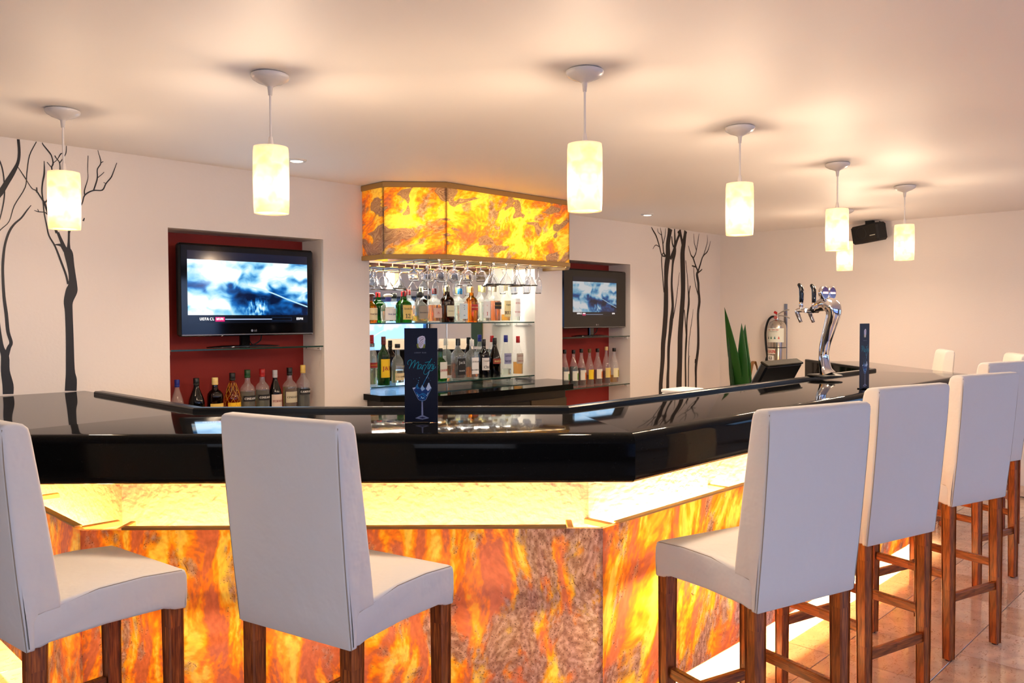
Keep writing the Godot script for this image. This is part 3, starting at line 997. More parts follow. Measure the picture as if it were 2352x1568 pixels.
# ---------------------------------------------------------------- the back bar
func back_bar() -> void:
	# plan of canopy and counter: corners in u, v
	var plan := [Vector2(3.19, BACK), Vector2(3.18, -4.25), Vector2(3.484, -3.985), Vector2(4.70, -3.98), Vector2(5.0, -4.25), Vector2(5.0, BACK)]
	var can := thing("onyx_canopy", "backlit yellow onyx canopy box hanging under the ceiling over the bottle shelves", "canopy", Vector3.ZERO, TURN)
	var y0 := 1.885
	var at := 0.0
	for k in 5:
		var a: Vector2 = plan[k]
		var c: Vector2 = plan[k + 1]
		var len := a.distance_to(c)
		var yaw := atan2(-(c.y - a.y), c.x - a.x)
		var part := put(can, "onyx_slab", sheet(0.004, len - 0.004, y0 + 0.03, CEIL - 0.036, 0.02, Rect2(at / 2.75, 0, len / 2.75, 1)), M.onyx_canopy, Vector3(a.x, 0, a.y), Vector3(0, yaw, 0))
		at += len + 0.02
		for e in [[y0, 0.03, "lower_trim"], [CEIL - 0.037, 0.035, "upper_trim"]]:
			put(part, e[2], box(Vector3(len + 0.01, e[1], 0.034), 0.003), M.gold_trim, Vector3(len / 2, e[0] + e[1] / 2, -0.010))
		if k > 0:
			put(part, "corner_post", box(Vector3(0.012, CEIL - y0 - 0.07, 0.012)), M.gold_trim, Vector3(0.0, (CEIL + y0) / 2, -0.012))
	var soffit := PackedVector2Array()
	for p in plan:
		var q: Vector2 = p
		soffit.append(Vector2(clampf(q.x, 3.22, 4.97), minf(q.y, -4.02)))
	put(can, "soffit", prism(soffit, y0 + 0.034, y0 + 0.050, Transform3D(Basis(Vector3(1, 0, 0), Vector3(0, 0, 1), Vector3(0, 1, 0)), Vector3.ZERO)), M.copper_slat)
	# tubes inside the canopy
	for s in [[3.95, -4.30, 1.3, Vector3(0, 0, 1), 0.75], [3.40, -4.36, 0.25, Vector3(-0.75, 0, 0.65), 0.16]]:
		var tb := thing("canopy_tube", "fluorescent tube inside the onyx canopy" if s[2] > 1.0 else "short fluorescent tube in the chamfered end of the onyx canopy", "light tube", W(s[0], s[1], 2.13), TURN)
		put(tb, "tube", tube([Vector3(-s[2] / 2, 0, 0), Vector3(s[2] / 2, 0, 0)], 0.013, 10), M.tube)
		put(tb, "batten", box(Vector3(s[2], 0.05, 0.03), 0.004), M.white_metal, Vector3(0, 0, -0.035))
		area("tube_light", tb, Vector3(0, 0, 0.02), s[3], Vector2(s[2], 0.03), Color(1.0, 0.86, 0.5), s[4])
	# down-light strip under the soffit
	var led := thing("shelf_light_strip", "white light strip under the canopy shining on the hanging glasses", "light strip", W(4.1, -4.06, y0 + 0.026), TURN)
	put(led, "housing", box(Vector3(1.3, 0.012, 0.03), 0.002), M.white_metal, Vector3(0, 0.001, 0))
	put(led, "diffuser", box(Vector3(1.28, 0.004, 0.022)), M.strip_white, Vector3(0, -0.007, 0))
	area("strip_light", led, Vector3(0, -0.011, 0), Vector3(0, -1, -0.35), Vector2(1.28, 0.03), Color(1.0, 0.95, 0.88), 2.5)
	var led2 := thing("shelf_light_strip", "white light strip under the canopy against the mirror", "light strip", W(4.06, -4.70, 1.945), TURN)
	put(led2, "housing", box(Vector3(1.5, 0.012, 0.03), 0.002), M.white_metal, Vector3(0, 0.001, 0))
	put(led2, "diffuser", box(Vector3(1.48, 0.004, 0.022)), M.strip_white, Vector3(0, -0.007, 0))
	area("strip_light", led2, Vector3(0, -0.011, 0), Vector3(0, -1, 0.25), Vector2(1.48, 0.03), Color(1.0, 0.95, 0.88), 1.9)
	# mirror plates
	for k in 3:
		var w: float = [0.71, 0.18, 0.735][k]
		var u: float = [3.607, 4.055, 4.515][k]
		var mr := thing("mirror_plate", ["wide mirror plate at the left end behind the bottle shelves", "narrow middle mirror plate behind the bottle shelves", "wide mirror plate at the right end behind the bottle shelves"][k], "mirror", W(u, BACK - 0.255, 1.46), TURN)
		put(mr, "glass", box(Vector3(w - 0.004, 0.98, 0.006), 0.001), M.mirror)
	# glass shelves
	for s in [[1.463, "upper glass shelf of the mirrored recess holding a row of spirit bottles"], [1.03, "lower glass shelf of the mirrored recess holding a row of spirit bottles"]]:
		glass_shelf(4.0625, 1.62, s[0], 0.245, s[1])
	# counter and cabinets, same plan as the canopy
	var ct := thing("back_counter", "black polished counter with chamfered front below the mirrored bottle shelves", "counter", Vector3.ZERO, TURN)
	var cp := PackedVector2Array([Vector2(3.19, BACK), Vector2(3.18, -4.30), Vector2(3.46, -4.0), Vector2(4.75, -3.985), Vector2(5.03, -4.25), Vector2(5.03, BACK)])
	var flat := Transform3D(Basis(Vector3(1, 0, 0), Vector3(0, 0, 1), Vector3(0, 1, 0)), Vector3.ZERO)
	put(ct, "top", prism(cp, 0.96, 1.0, flat), M.granite)
	put(ct, "top_inset", box(Vector3(1.63, 0.04, 0.23)), M.granite, Vector3(4.0625, 0.98, BACK - 0.115))
	var cb := thing("back_cabinet", "dark brown cupboard with doors under the black back counter", "cabinet", Vector3.ZERO, TURN)
	var bp := PackedVector2Array([Vector2(3.22, BACK), Vector2(3.22, -4.32), Vector2(3.49, -4.05), Vector2(4.72, -4.04), Vector2(4.98, -4.28), Vector2(4.98, BACK)])
	put(cb, "body", prism(bp, 0.0, 0.958, flat), M.cabinet_dark)
	for k in 3:
		var u0 := 3.51 + k * 0.405
		var dm: Material = M.cabinet_olive if k == 2 else M.cabinet_dark
		var door := put(cb, "door", box(Vector3(0.39, 0.80, 0.018), 0.003), dm, Vector3(u0 + 0.2, 0.50, -4.03))
		put(door, "handle", tube([Vector3(0.16 if k == 0 else -0.16, 0.36, 0.008), Vector3(0.16 if k == 0 else -0.16, 0.36, 0.03), Vector3(0.16 if k == 0 else -0.16, 0.26, 0.03), Vector3(0.16 if k == 0 else -0.16, 0.26, 0.008)], 0.004, 6), M.steel)
func glass_shelf(u: float, w: float, y: float, deep: float, label: String) -> void:
	var o := thing("glass_shelf", label, "shelf", W(u, BACK - 0.002, y), TURN)
	put(o, "plate", box(Vector3(w, 0.008, deep)), M.shelf_glass, Vector3(0, 0.004, -deep / 2))
	put(o, "front_edge", box(Vector3(w, 0.0085, 0.003)), M.shelf_edge, Vector3(0, 0.004, 0.0015))
	for e in [-1.0, 1.0]:
		var br := put(o, "bracket", box(Vector3(0.008, 0.022, deep * 0.8), 0.001), M.white_metal, Vector3(e * (w / 2 - 0.001), -0.011, -deep / 2))
		for z in [-0.07, 0.07]:
			put(br, "screw", box(Vector3(0.004, 0.006, 0.006), 0.001), M.rubber, Vector3(-e * 0.005, 0, z))

# ---------------------------------------------------------------- lamps
const PENDANTS := [[-1.879, 3.438, "over the short bar side by the painted tree"], [-0.867, 2.955, "over the angled bar front beside the left television niche"], [0.262, 2.922, "in front of the right end of the onyx canopy"], [1.056, 3.787, "over the long bar side near the tall tree decals"],
	[1.866, 4.687, "over the long bar side before the ceiling speaker"], [2.642, 5.498, "over the bar corner right of the ceiling speaker"], [2.734, 6.705, "over the far end of the bar, the most distant of the row"]]
func pendant_shade_stone() -> Material:
	# the seven pendant shades: veined white alabaster around a lit bulb
	if not M.has("pendant_shade"):
		var stone := mat("pendant_shade", Color.WHITE, 0.35)
		stone.albedo_texture = noise_tex(21, 0.012, 256, [Color(1.0, 0.88, 0.70), Color(1.0, 0.92, 0.78), Color(1.0, 0.94, 0.84), Color(0.97, 0.82, 0.58), Color(1.0, 0.93, 0.80)], 4)
		triplanar(stone, 2.6)
		stone.backlight_enabled = true
		stone.backlight = Color(0.5, 0.5, 0.5).linear_to_srgb()
		stone.emission_enabled = true
		stone.emission = WARM
		stone.emission_energy_multiplier = 0.2
	return M.pendant_shade
func pendant(i: int) -> void:
	var p: Array = PENDANTS[i]
	var y := 1.881
	var h := 0.238
	var o := thing("pendant_lamp", "alabaster pendant lamp " + p[2], "pendant lamp", XD(p[0], p[1], y), [0.4, 2.2, 4.1, 5.0, 1.1, 3.0, 0.0][i], "pendant lamps over the bar")
	var r := 0.0625
	put(o, "shade", lathe([Vector2(r - 0.010, 0.004), Vector2(r - 0.010, 0), Vector2(r - 0.002, 0), Vector2(r - 0.002, 0), Vector2(r, 0.03), Vector2(r + 0.001, h * 0.5), Vector2(r, h - 0.02), Vector2(r - 0.002, h), Vector2(r - 0.002, h), Vector2(0.012, h + 0.002)], 32), pendant_shade_stone())
	omni("bulb_light", o, Vector3(0, h * 0.40, 0), WARM, 0.04, 0.025)
	for k in 3:
		var d := Vector3(sin(TAU * k / 3.0), 0, cos(TAU * k / 3.0))
		area("shade_light", o, Vector3(0, h * 0.4, 0) + d * (r + 0.004), d, Vector2(0.1, h * 0.7), WARM, PENDANT_LIGHT * (0.3 if i == 0 else 1.0))
	area("opening_light", o, Vector3(0, -0.004, 0), Vector3.DOWN, Vector2(0.1, 0.1), WARM, 0.75 * (0.3 if i == 0 else 1.0))
	put(o, "spider_plate", cyl(r - 0.006, h - 0.008, h - 0.003, 24), M.white_metal)
	put(o, "ferrule", lathe([Vector2(0.011, h), Vector2(0.011, h + 0.004), Vector2(0.007, h + 0.036), Vector2(0.003, h + 0.04)], 14), M.cord)
	put(o, "cord", tube([Vector3(0, h + 0.035, 0), Vector3(0, CEIL - y - 0.06, 0)], 0.0042, 8), M.cord)
	put(o, "canopy", lathe([Vector2(0.0, CEIL - y - 0.075), Vector2(0.007, CEIL - y - 0.075), Vector2(0.010, CEIL - y - 0.046), Vector2(0.013, CEIL - y - 0.044), Vector2(0.024, CEIL - y - 0.038), Vector2(0.046, CEIL - y - 0.030), Vector2(0.062, CEIL - y - 0.020), Vector2(0.067, CEIL - y - 0.013), Vector2(0.068, CEIL - y - 0.005), Vector2(0.068, CEIL - y - 0.005), Vector2(0.062, CEIL - y - 0.001)], 32), M.white_metal)
const PENDANT_LIGHT := 0.21
func downlight(at: Vector2, label: String, power := 0.5) -> void:
	var o := thing("downlight", label, "downlight", W(at.x, at.y, CEIL), TURN, "recessed ceiling downlights")
	put(o, "ring", lathe([Vector2(0.036, -0.004), Vector2(0.037, -0.010), Vector2(0.052, -0.007), Vector2(0.055, -0.001), Vector2(0.055, -0.0002)], 28), M.white_metal)
	put(o, "lamp", lathe([Vector2(0, -0.013), Vector2(0.026, -0.011), Vector2(0.036, -0.005)], 24), M.lamp_disc)
	spot("down_light", o, Vector3(0, -0.02, 0), Color(1.0, 0.90, 0.78), power, 55.0)

# ---------------------------------------------------------------- chairs
func make_chair(label: String, at: Vector3, yaw: float) -> Node3D:
	var o := thing("bar_chair", label, "bar chair", at, yaw, "white slipcovered bar chairs")
	var back := PackedVector2Array([Vector2(0.0, 0.684), Vector2(0.004, 0.680), Vector2(0.022, 0.680), Vector2(0.026, 0.69), Vector2(0.026, 0.755), Vector2(0.032, 0.766), Vector2(0.085, 0.770), Vector2(0.086, 0.80), Vector2(0.072, 0.90), Vector2(0.054, 1.02), Vector2(0.036, 1.13), Vector2(0.022, 1.215), Vector2(0.016, 1.236), Vector2(0.004, 1.247), Vector2(-0.012, 1.251), Vector2(-0.036, 1.250), Vector2(-0.046, 1.244), Vector2(-0.049, 1.23), Vector2(-0.044, 1.15), Vector2(-0.032, 1.0), Vector2(-0.018, 0.85), Vector2(-0.006, 0.75)])
	put(o, "backrest", upholstery(back, 0.207, 0.214, 0.68, 1.25, 0.010), M.cloth)
	var seat := PackedVector2Array([Vector2(0.013, 0.688), Vector2(0.035, 0.684), Vector2(0.06, 0.690), Vector2(0.2, 0.694), Vector2(0.36, 0.688), Vector2(0.395, 0.676), Vector2(0.424, 0.672), Vector2(0.430, 0.68), Vector2(0.433, 0.72), Vector2(0.432, 0.765), Vector2(0.426, 0.782), Vector2(0.412, 0.789), Vector2(0.3, 0.799), Vector2(0.18, 0.799), Vector2(0.08, 0.790), Vector2(0.013, 0.78)])
	put(o, "seat", upholstery(seat, 0.2068, 0.2068, 0.68, 0.8, 0.010), M.cloth)
	for s in [-1.0, 1.0]:
		put(o, "seam", tube(smooth_path([Vector3(s * 0.2042, 0.683, -0.003), Vector3(s * 0.2062, 0.85, 0.0152), Vector3(s * 0.208, 1.0, 0.029), Vector3(s * 0.210, 1.15, 0.041), Vector3(s * 0.2105, 1.238, 0.044)], 3), 0.0014, 5), M.seam)
		put(o, "seam", tube([Vector3(s * 0.2062, 0.766, -0.006), Vector3(s * 0.2056, 0.780, -0.088), Vector3(s * 0.2044, 0.795, -0.18), Vector3(s * 0.2044, 0.795, -0.3), Vector3(s * 0.2042, 0.785, -0.414)], 0.0013, 5), M.seam)
		for z in [-0.032, -0.398]:
			var leg := begin(-1)
			var top := Vector3(s * 0.180, 0.705, z)
			var low := Vector3(s * (0.178 if z > -0.1 else 0.180), 0.006, z + (0.006 if z > -0.1 else -0.002))
			var q := []
			for e in [[low, 0.019], [top, 0.0235]]:
				for c in [[-1, -1], [1, -1], [1, 1], [-1, 1]]:
					for d in [[1.0, 0.82], [0.82, 1.0]] if c[0] * c[1] < 0 else [[0.82, 1.0], [1.0, 0.82]]:
						q.append(e[0] + Vector3(c[0] * d[0] * e[1], 0, c[1] * d[1] * e[1]))
			for k in 8:
				var n := (k + 1) % 8
				var mid: Vector3 = (q[k] + q[n]) / 2.0 - low
				quad(leg, q[k], q[n], q[8 + n], q[8 + k], Vector3(mid.x, 0, mid.z))
				tri(leg, low, q[k], q[n], Vector3.DOWN)
			var l := put(o, "leg", done(leg), M.teak)
			put(l, "glide", cyl(0.013, 0.0, 0.007, 10), M.rubber, Vector3(low.x, 0, low.z))
		put(o, "stretcher", box(Vector3(0.022, 0.036, 0.33), 0.003), M.teak_rail, Vector3(s * 0.1795, 0.372, -0.214))
	for e in [[-0.028, 0.272], [-0.399, 0.282]]:
		put(o, "stretcher", box(Vector3(0.325, 0.036, 0.022), 0.003), M.teak_rail, Vector3(0, e[1], e[0]))
	return o
func chairs() -> void:
	var list := [[0.851, 2.327, -30.3, "white slipcovered bar chair, first along the long bar side from the bar corner"],
		[1.440, 2.986, -31.1, "white slipcovered bar chair, second along the long bar side from the bar corner"],
		[2.069, 3.584, -30.0, "white slipcovered bar chair, third along the long bar side from the bar corner"],
		[2.735, 4.535, -30.0, "white slipcovered bar chair, fourth along the long bar side from the bar corner"],
		[-0.573, 2.090, 32.0, "white slipcovered bar chair before the middle of the angled bar front"],
		[-1.359, 2.101, 37.5, "white slipcovered bar chair by the bar corner next to the short bar side"],
		[3.275, 6.19, -71.0, "white slipcovered bar chair facing the far end of the bar, the farther of two"],
		[3.40, 5.50, -72.0, "white slipcovered bar chair facing the far end of the bar, the nearer of two"]]
	var first: Node3D
	for c in list:
		if first == null:
			first = make_chair(c[3], XD(c[0], c[1]), -deg_to_rad(c[2]))
			continue
		var o: Node3D = first.duplicate()
		o.name = numbered("bar_chair")
		add_child(o)
		o.position = XD(c[0], c[1])
		o.rotation.y = -deg_to_rad(c[2])
		o.set_meta("label", c[3])

# ---------------------------------------------------------------- television niches
func niches() -> void:
	television(2.407, -4.56, 1.668, 0.868, 0.532, Rect2(-0.387, -0.19, 0.772, 0.415), "large black flat television showing a pale blue racing picture in the left red niche", M.broadcast, 1.333, 0.22)
	television(5.690, -4.535, 1.668, 0.895, 0.515, Rect2(-0.32, -0.155, 0.615, 0.345), "smaller dim black television showing a dark road in the right red niche", M.broadcast_dim, 1.338, 0.08)
	glass_shelf(2.395, 0.975, 1.322, 0.235, "glass shelf carrying the television in the left red niche")
	glass_shelf(2.395, 0.975, 0.897, 0.235, "glass shelf holding vermouth and aperitif bottles in the left red niche")
	glass_shelf(5.7025, 0.95, 1.327, 0.235, "glass shelf carrying the television in the right red niche")
	glass_shelf(5.7025, 0.95, 0.885, 0.235, "glass shelf holding syrup bottles in the right red niche")
func television(u: float, v: float, y: float, w: float, h: float, scr: Rect2, label: String, m: Material, base: float, light: float) -> void:
	var o := thing("television", label, "television", W(u, v, base), TURN)
	var cy := y - base
	put(o, "bezel", box(Vector3(w, h, 0.05), 0.012), M.black_gloss, Vector3(0, cy, 0))
	put(o, "housing", box(Vector3(w * 0.8, h * 0.75, 0.05), 0.02), M.black_satin, Vector3(0, cy - 0.02, -0.045))
	var c := scr.get_center()
	var s := put(o, "screen", screen_mesh(scr.size.x, scr.size.y), m, Vector3(c.x, cy + c.y, 0.0256))
	var k := scr.size.x / 0.772
	put(s, "lettering", text_mesh("UEFA CL", 0.017 * k), M.caption, Vector3(-0.275 * k, -0.183 * k, 0.0008))
	put(s, "lettering", text_mesh("MUN", 0.014 * k), M.caption, Vector3(-0.196 * k, -0.183 * k, 0.0008))
	put(s, "lettering", text_mesh("ESPN", 0.015 * k), M.caption, Vector3(0.33 * k, -0.183 * k, 0.0008))
	area("screen_light", o, Vector3(c.x, cy + c.y, 0.032), Vector3(0, 0, 1), scr.size * 0.95, Color(0.70, 0.86, 1.0), light)
	put(o, "chin_strip", box(Vector3(w - 0.02, 0.007, 0.006), 0.002), M.silver_strip, Vector3(0, cy - h / 2 + 0.008, 0.025))
	var logo := put(o, "logo", cyl(0.0075, 0, 0.001, 18), M.silver_strip, Vector3(0.005, cy - h / 2 + 0.030, 0.0252), Vector3(PI / 2, 0, 0))
	put(logo, "lettering", text_mesh("LG", 0.012), M.silver_strip, Vector3(0.022, 0.0008, 0), Vector3(-PI / 2, 0, 0))
	put(o, "stand_neck", box(Vector3(0.06, cy - h / 2 + 0.04, 0.03), 0.006), M.black_gloss, Vector3(-0.02, (cy - h / 2) / 2 + 0.01, -0.02))
	put(o, "stand_base", lathe([Vector2(0, 0.0), Vector2(0.1, 0.0), Vector2(0.1, 0.0), Vector2(0.102, 0.005), Vector2(0.06, 0.012), Vector2(0, 0.014)], 32), M.black_gloss, Vector3(-0.02, 0, -0.03)).scale = Vector3(2.3, 1.0, 0.95)
	put(o, "cable", tube(smooth_path([Vector3(0.10, cy - h / 2 + 0.02, -0.04), Vector3(0.10, 0.04, -0.05), Vector3(0.06, 0.012, -0.07), Vector3(0.03, 0.04, -0.06)], 5), 0.004, 6), M.black_satin)

# ---------------------------------------------------------------- bottles
# u, radius, height, squareness, shape, glass, fill share, liquid, cap kind, cap colour, label colour, label low, label high, words, word colour, description
var glass_made := {}
func bottle_glass(c: String) -> Material:
	if not M.has("bottle_" + c):
		match c:
			"clear": thin_glass("bottle_clear", Color(0.93, 0.96, 0.95), 0.10)
			"green": solid_glass("bottle_green", Color(0.05, 0.42, 0.06), 0.05)
			"dark": solid_glass("bottle_dark", Color(0.05, 0.025, 0.015), 0.25)
			"amber": solid_glass("bottle_amber", Color(0.88, 0.48, 0.08), 0.015)
			"brown": solid_glass("bottle_brown", Color(0.16, 0.05, 0.015), 0.1)
	return M["bottle_" + c]
func liquid(c: Color) -> Material:
	var key := "liquid_" + c.to_html()
	if not M.has(key):
		solid_glass(key, c, 0.015)
		M[key].refraction_scale = 0.033
	return M[key]
func paint(c: Color, rough := 0.45) -> Material:
	var key := "paint_" + c.to_html() + str(rough)
	if not M.has(key):
		mat(key, c, rough)
	return M[key]
func bottle(b: Array, v: float, y: float, where: String, group: String) -> void:
	var r: float = b[1]
	var h: float = b[2]
	var sq: float = b[3]
	var shape: String = b[4]
	var o := thing("bottle", b[15] + " " + where, "bottle", W(b[0], v, y), TURN, group)
	var neck := r * 0.34
	var body := 0.58
	var cap0 := 0.86
	var rr := r * (0.88 if sq > 0.5 else 1.0)
	var prof: Array
	match shape:
		"tall":
			prof = [[1.0, 0.0], [1.0, 0.0], [1.03, 0.02], [1.03, 0.60], [0.92, 0.655], [0.62, 0.71], [0.42, 0.76], [0.36, 0.80], [0.34, 0.88], [0.34, 0.97]]
		"slope":
			prof = [[1.0, 0.0], [1.0, 0.0], [1.03, 0.02], [1.03, 0.44], [0.95, 0.52], [0.70, 0.64], [0.46, 0.74], [0.36, 0.80], [0.34, 0.88], [0.34, 0.97]]
		"squat":
			prof = [[0.9, 0.0], [0.9, 0.0], [1.02, 0.04], [1.04, 0.25], [1.02, 0.45], [0.9, 0.58], [0.62, 0.66], [0.40, 0.70], [0.37, 0.74], [0.37, 0.92]]
		_:
			prof = [[1.0, 0.0], [1.0, 0.0], [1.03, 0.02], [1.03, 0.55], [0.98, 0.62], [0.74, 0.68], [0.44, 0.72], [0.38, 0.76], [0.36, 0.86], [0.36, 0.97]]
	var outer := [Vector2(0, 0.0)]
	for p in prof:
		outer.append(Vector2(p[0] * rr, p[1] * h))
	outer.append(outer[-1])
	outer.append(Vector2(0, outer[-1].y))
	put(o, "glass_body", lathe(outer, 24, sq), bottle_glass(b[5]))
	if b[6] > 0.0:
		var inner := [Vector2(0, 0.012)]
		inner.append(Vector2(rr * 0.93, 0.012))
		inner.append(inner[-1])
		for p in prof.slice(2):
			if p[1] < b[6]:
				inner.append(Vector2(p[0] * rr - 0.0028, maxf(p[1] * h, 0.014)))
		var last := 1.0
		for k in prof.size() - 1:
			if prof[k][1] <= b[6] and prof[k + 1][1] > b[6]:
				last = lerpf(prof[k][0], prof[k + 1][0], (b[6] - prof[k][1]) / (prof[k + 1][1] - prof[k][1]))
		inner.append(Vector2(last * rr - 0.0028, b[6] * h))
		inner.append(inner[-1])
		inner.append(Vector2(0, b[6] * h))
		put(o, "liquid", lathe(inner, 20, sq), liquid(b[7]))
	var nr: float = prof[-1][0] * rr
	match b[8]:
		"ball":
			put(o, "collar", cyl(nr + 0.002, h * 0.74, h * 0.90, 18), paint(b[10] if b[14] == Color.BLACK else b[14]))
			put(o, "cap", lathe([Vector2(0, 0.885 * h), Vector2(nr * 1.3, 0.885 * h), Vector2(nr * 1.75, 0.92 * h), Vector2(nr * 1.75, 0.955 * h), Vector2(nr * 1.2, 0.99 * h), Vector2(0, h)], 20), paint(b[9], 0.3))
		"short":
			put(o, "cap", cyl(nr + 0.003, h * 0.90, h, 18, 0.0015), paint(b[9], 0.35))
		"block":
			put(o, "cap", cyl(nr * 1.45, h * 0.82, h, 18, 0.003), paint(b[9], 0.3))
		_:
			var cp := put(o, "cap", cyl(nr + 0.0022, h * 0.83, h, 18, 0.0015), paint(b[9], 0.35))
			put(cp, "ring", cyl(nr + 0.003, h * 0.862, h * 0.872, 18), paint(b[9].lightened(0.25), 0.3))
	if b[11] < b[12]:
		var a := 1.05 if sq < 0.5 else 0.74
		var lr := rr * 1.03 + 0.0012
		var lb := put(o, "label", lathe([Vector2(lr, b[11] * h), Vector2(lr, b[12] * h)], 12, sq, PI / 2 - a, PI / 2 + a), paint(b[10], 0.55))
		if b[13] != "":
			var words: PackedStringArray = b[13].split("|")
			for k in words.size():
				var th: float = minf((b[12] - b[11]) * h * 0.62 / words.size(), 1.55 * lr / maxf(words[k].length(), 2.0) * 1.25)
				var yy: float = lerpf(b[12], b[11], (k + 0.5) / words.size()) * h
				put(lb, "lettering", text_mesh(words[k], th, 0.0 if sq > 0.5 else lr, true), paint(b[14], 0.5), Vector3(0, yy, lr + 0.0008 if sq < 0.5 else lr * sqr(PI / 2, sq) + 0.0008))
func bottles() -> void:
	var K := Color.BLACK
	var cream := Color(0.90, 0.84, 0.66)
	var white := Color(0.93, 0.92, 0.90)
	var red := Color(0.66, 0.05, 0.05)
	var wine := Color(0.36, 0.04, 0.06)
	var blue := Color(0.05, 0.12, 0.50)
	var black := Color(0.02, 0.02, 0.02)
	var amber := Color(0.88, 0.50, 0.10)
	var gold := Color(0.86, 0.60, 0.12)
	var water := Color(0.94, 0.96, 0.95)
	var g := "spirit bottles on the upper glass shelf"
	var w := "on the upper glass shelf"
	for b in [
		[3.325, 0.045, 0.205, 0.0, "squat", "amber", 0.0, K, "ball", Color(0.30, 0.13, 0.05), cream, 0.10, 0.50, "Don Julio", Color(0.35, 0.15, 0.12), "squat amber tequila bottle with brown ball stopper"],
		[3.476, 0.051, 0.203, 0.0, "squat", "clear", 0.40, water, "ball", Color(0.88, 0.85, 0.78), white, 0.10, 0.50, "Don Julio", Color(0.06, 0.12, 0.5), "clear tequila bottle with cream ball stopper"],
		[3.612, 0.052, 0.224, 0.6, "round", "green", 0.0, K, "cap", red, Color(0.92, 0.80, 0.45), 0.10, 0.56, "Scotch|12", Color(0.25, 0.15, 0.08), "green whisky bottle with red cap and cream label"],
		[3.757, 0.051, 0.221, 0.8, "squat", "clear", 0.22, Color(0.90, 0.78, 0.25), "block", black, Color(0.62, 0.57, 0.50), 0.12, 0.54, "Herradura", Color(0.10, 0.10, 0.22), "square clear tequila bottle with black stopper"],
		[3.897, 0.044, 0.250, 0.5, "round", "clear", 0.52, amber, "cap", wine, Color(0.85, 0.72, 0.66), 0.14, 0.42, "CHIVAS", Color(0.6, 0.1, 0.1), "amber whisky bottle with dark red cap"],
		[4.022, 0.047, 0.275, 0.7, "round", "brown", 0.0, K, "cap", Color(0.88, 0.87, 0.72), Color(0.88, 0.87, 0.72), 0.16, 0.46, "Ballantine's", Color(0.35, 0.33, 0.22), "dark brown whisky bottle with pale cap and pale chevron label"],
		[4.151, 0.046, 0.256, 0.5, "round", "clear", 0.5, water, "cap", Color(0.02, 0.50, 0.72), Color(0.86, 0.93, 0.95), 0.10, 0.55, "El|Jimador", Color(0.0, 0.45, 0.65), "clear tequila bottle with sky-blue cap and pale blue label"],
		[4.270, 0.042, 0.272, 0.9, "round", "amber", 0.0, K, "cap", Color(0.85, 0.72, 0.45), red, 0.34, 0.50, "RED LABEL", Color(0.95, 0.85, 0.6), "square amber whisky bottle with slanting red label"],
		[4.396, 0.042, 0.278, 0.5, "round", "clear", 0.55, water, "cap", Color(0.86, 0.82, 0.55), white, 0.12, 0.58, "BEEFEATER|GIN", red, "clear gin bottle with cream cap"],
		[4.519, 0.045, 0.288, 0.9, "round", "clear", 0.58, Color(0.80, 0.40, 0.08), "cap", Color(0.80, 0.74, 0.60), black, 0.36, 0.54, "BLACK LABEL", Color(0.85, 0.68, 0.3), "square whisky bottle with slanting black label"],
		[4.644, 0.038, 0.302, 0.0, "tall", "clear", 0.20, gold, "cap", Color(0.80, 0.72, 0.42), Color(0.90, 0.84, 0.60), 0.14, 0.56, "Captain|RUM", Color(0.2, 0.1, 0.08), "clear rum bottle with golden dregs"],
		[4.757, 0.036, 0.312, 0.0, "tall", "clear", 0.6, water, "cap", Color(0.84, 0.84, 0.82), white, 0.14, 0.60, "STOLI|VODKA", red, "tall clear vodka bottle with white and red label"]]:
		bottle(b, -4.60, 1.471, w, g)
	g = "spirit bottles on the lower glass shelf"
	w = "on the lower glass shelf"
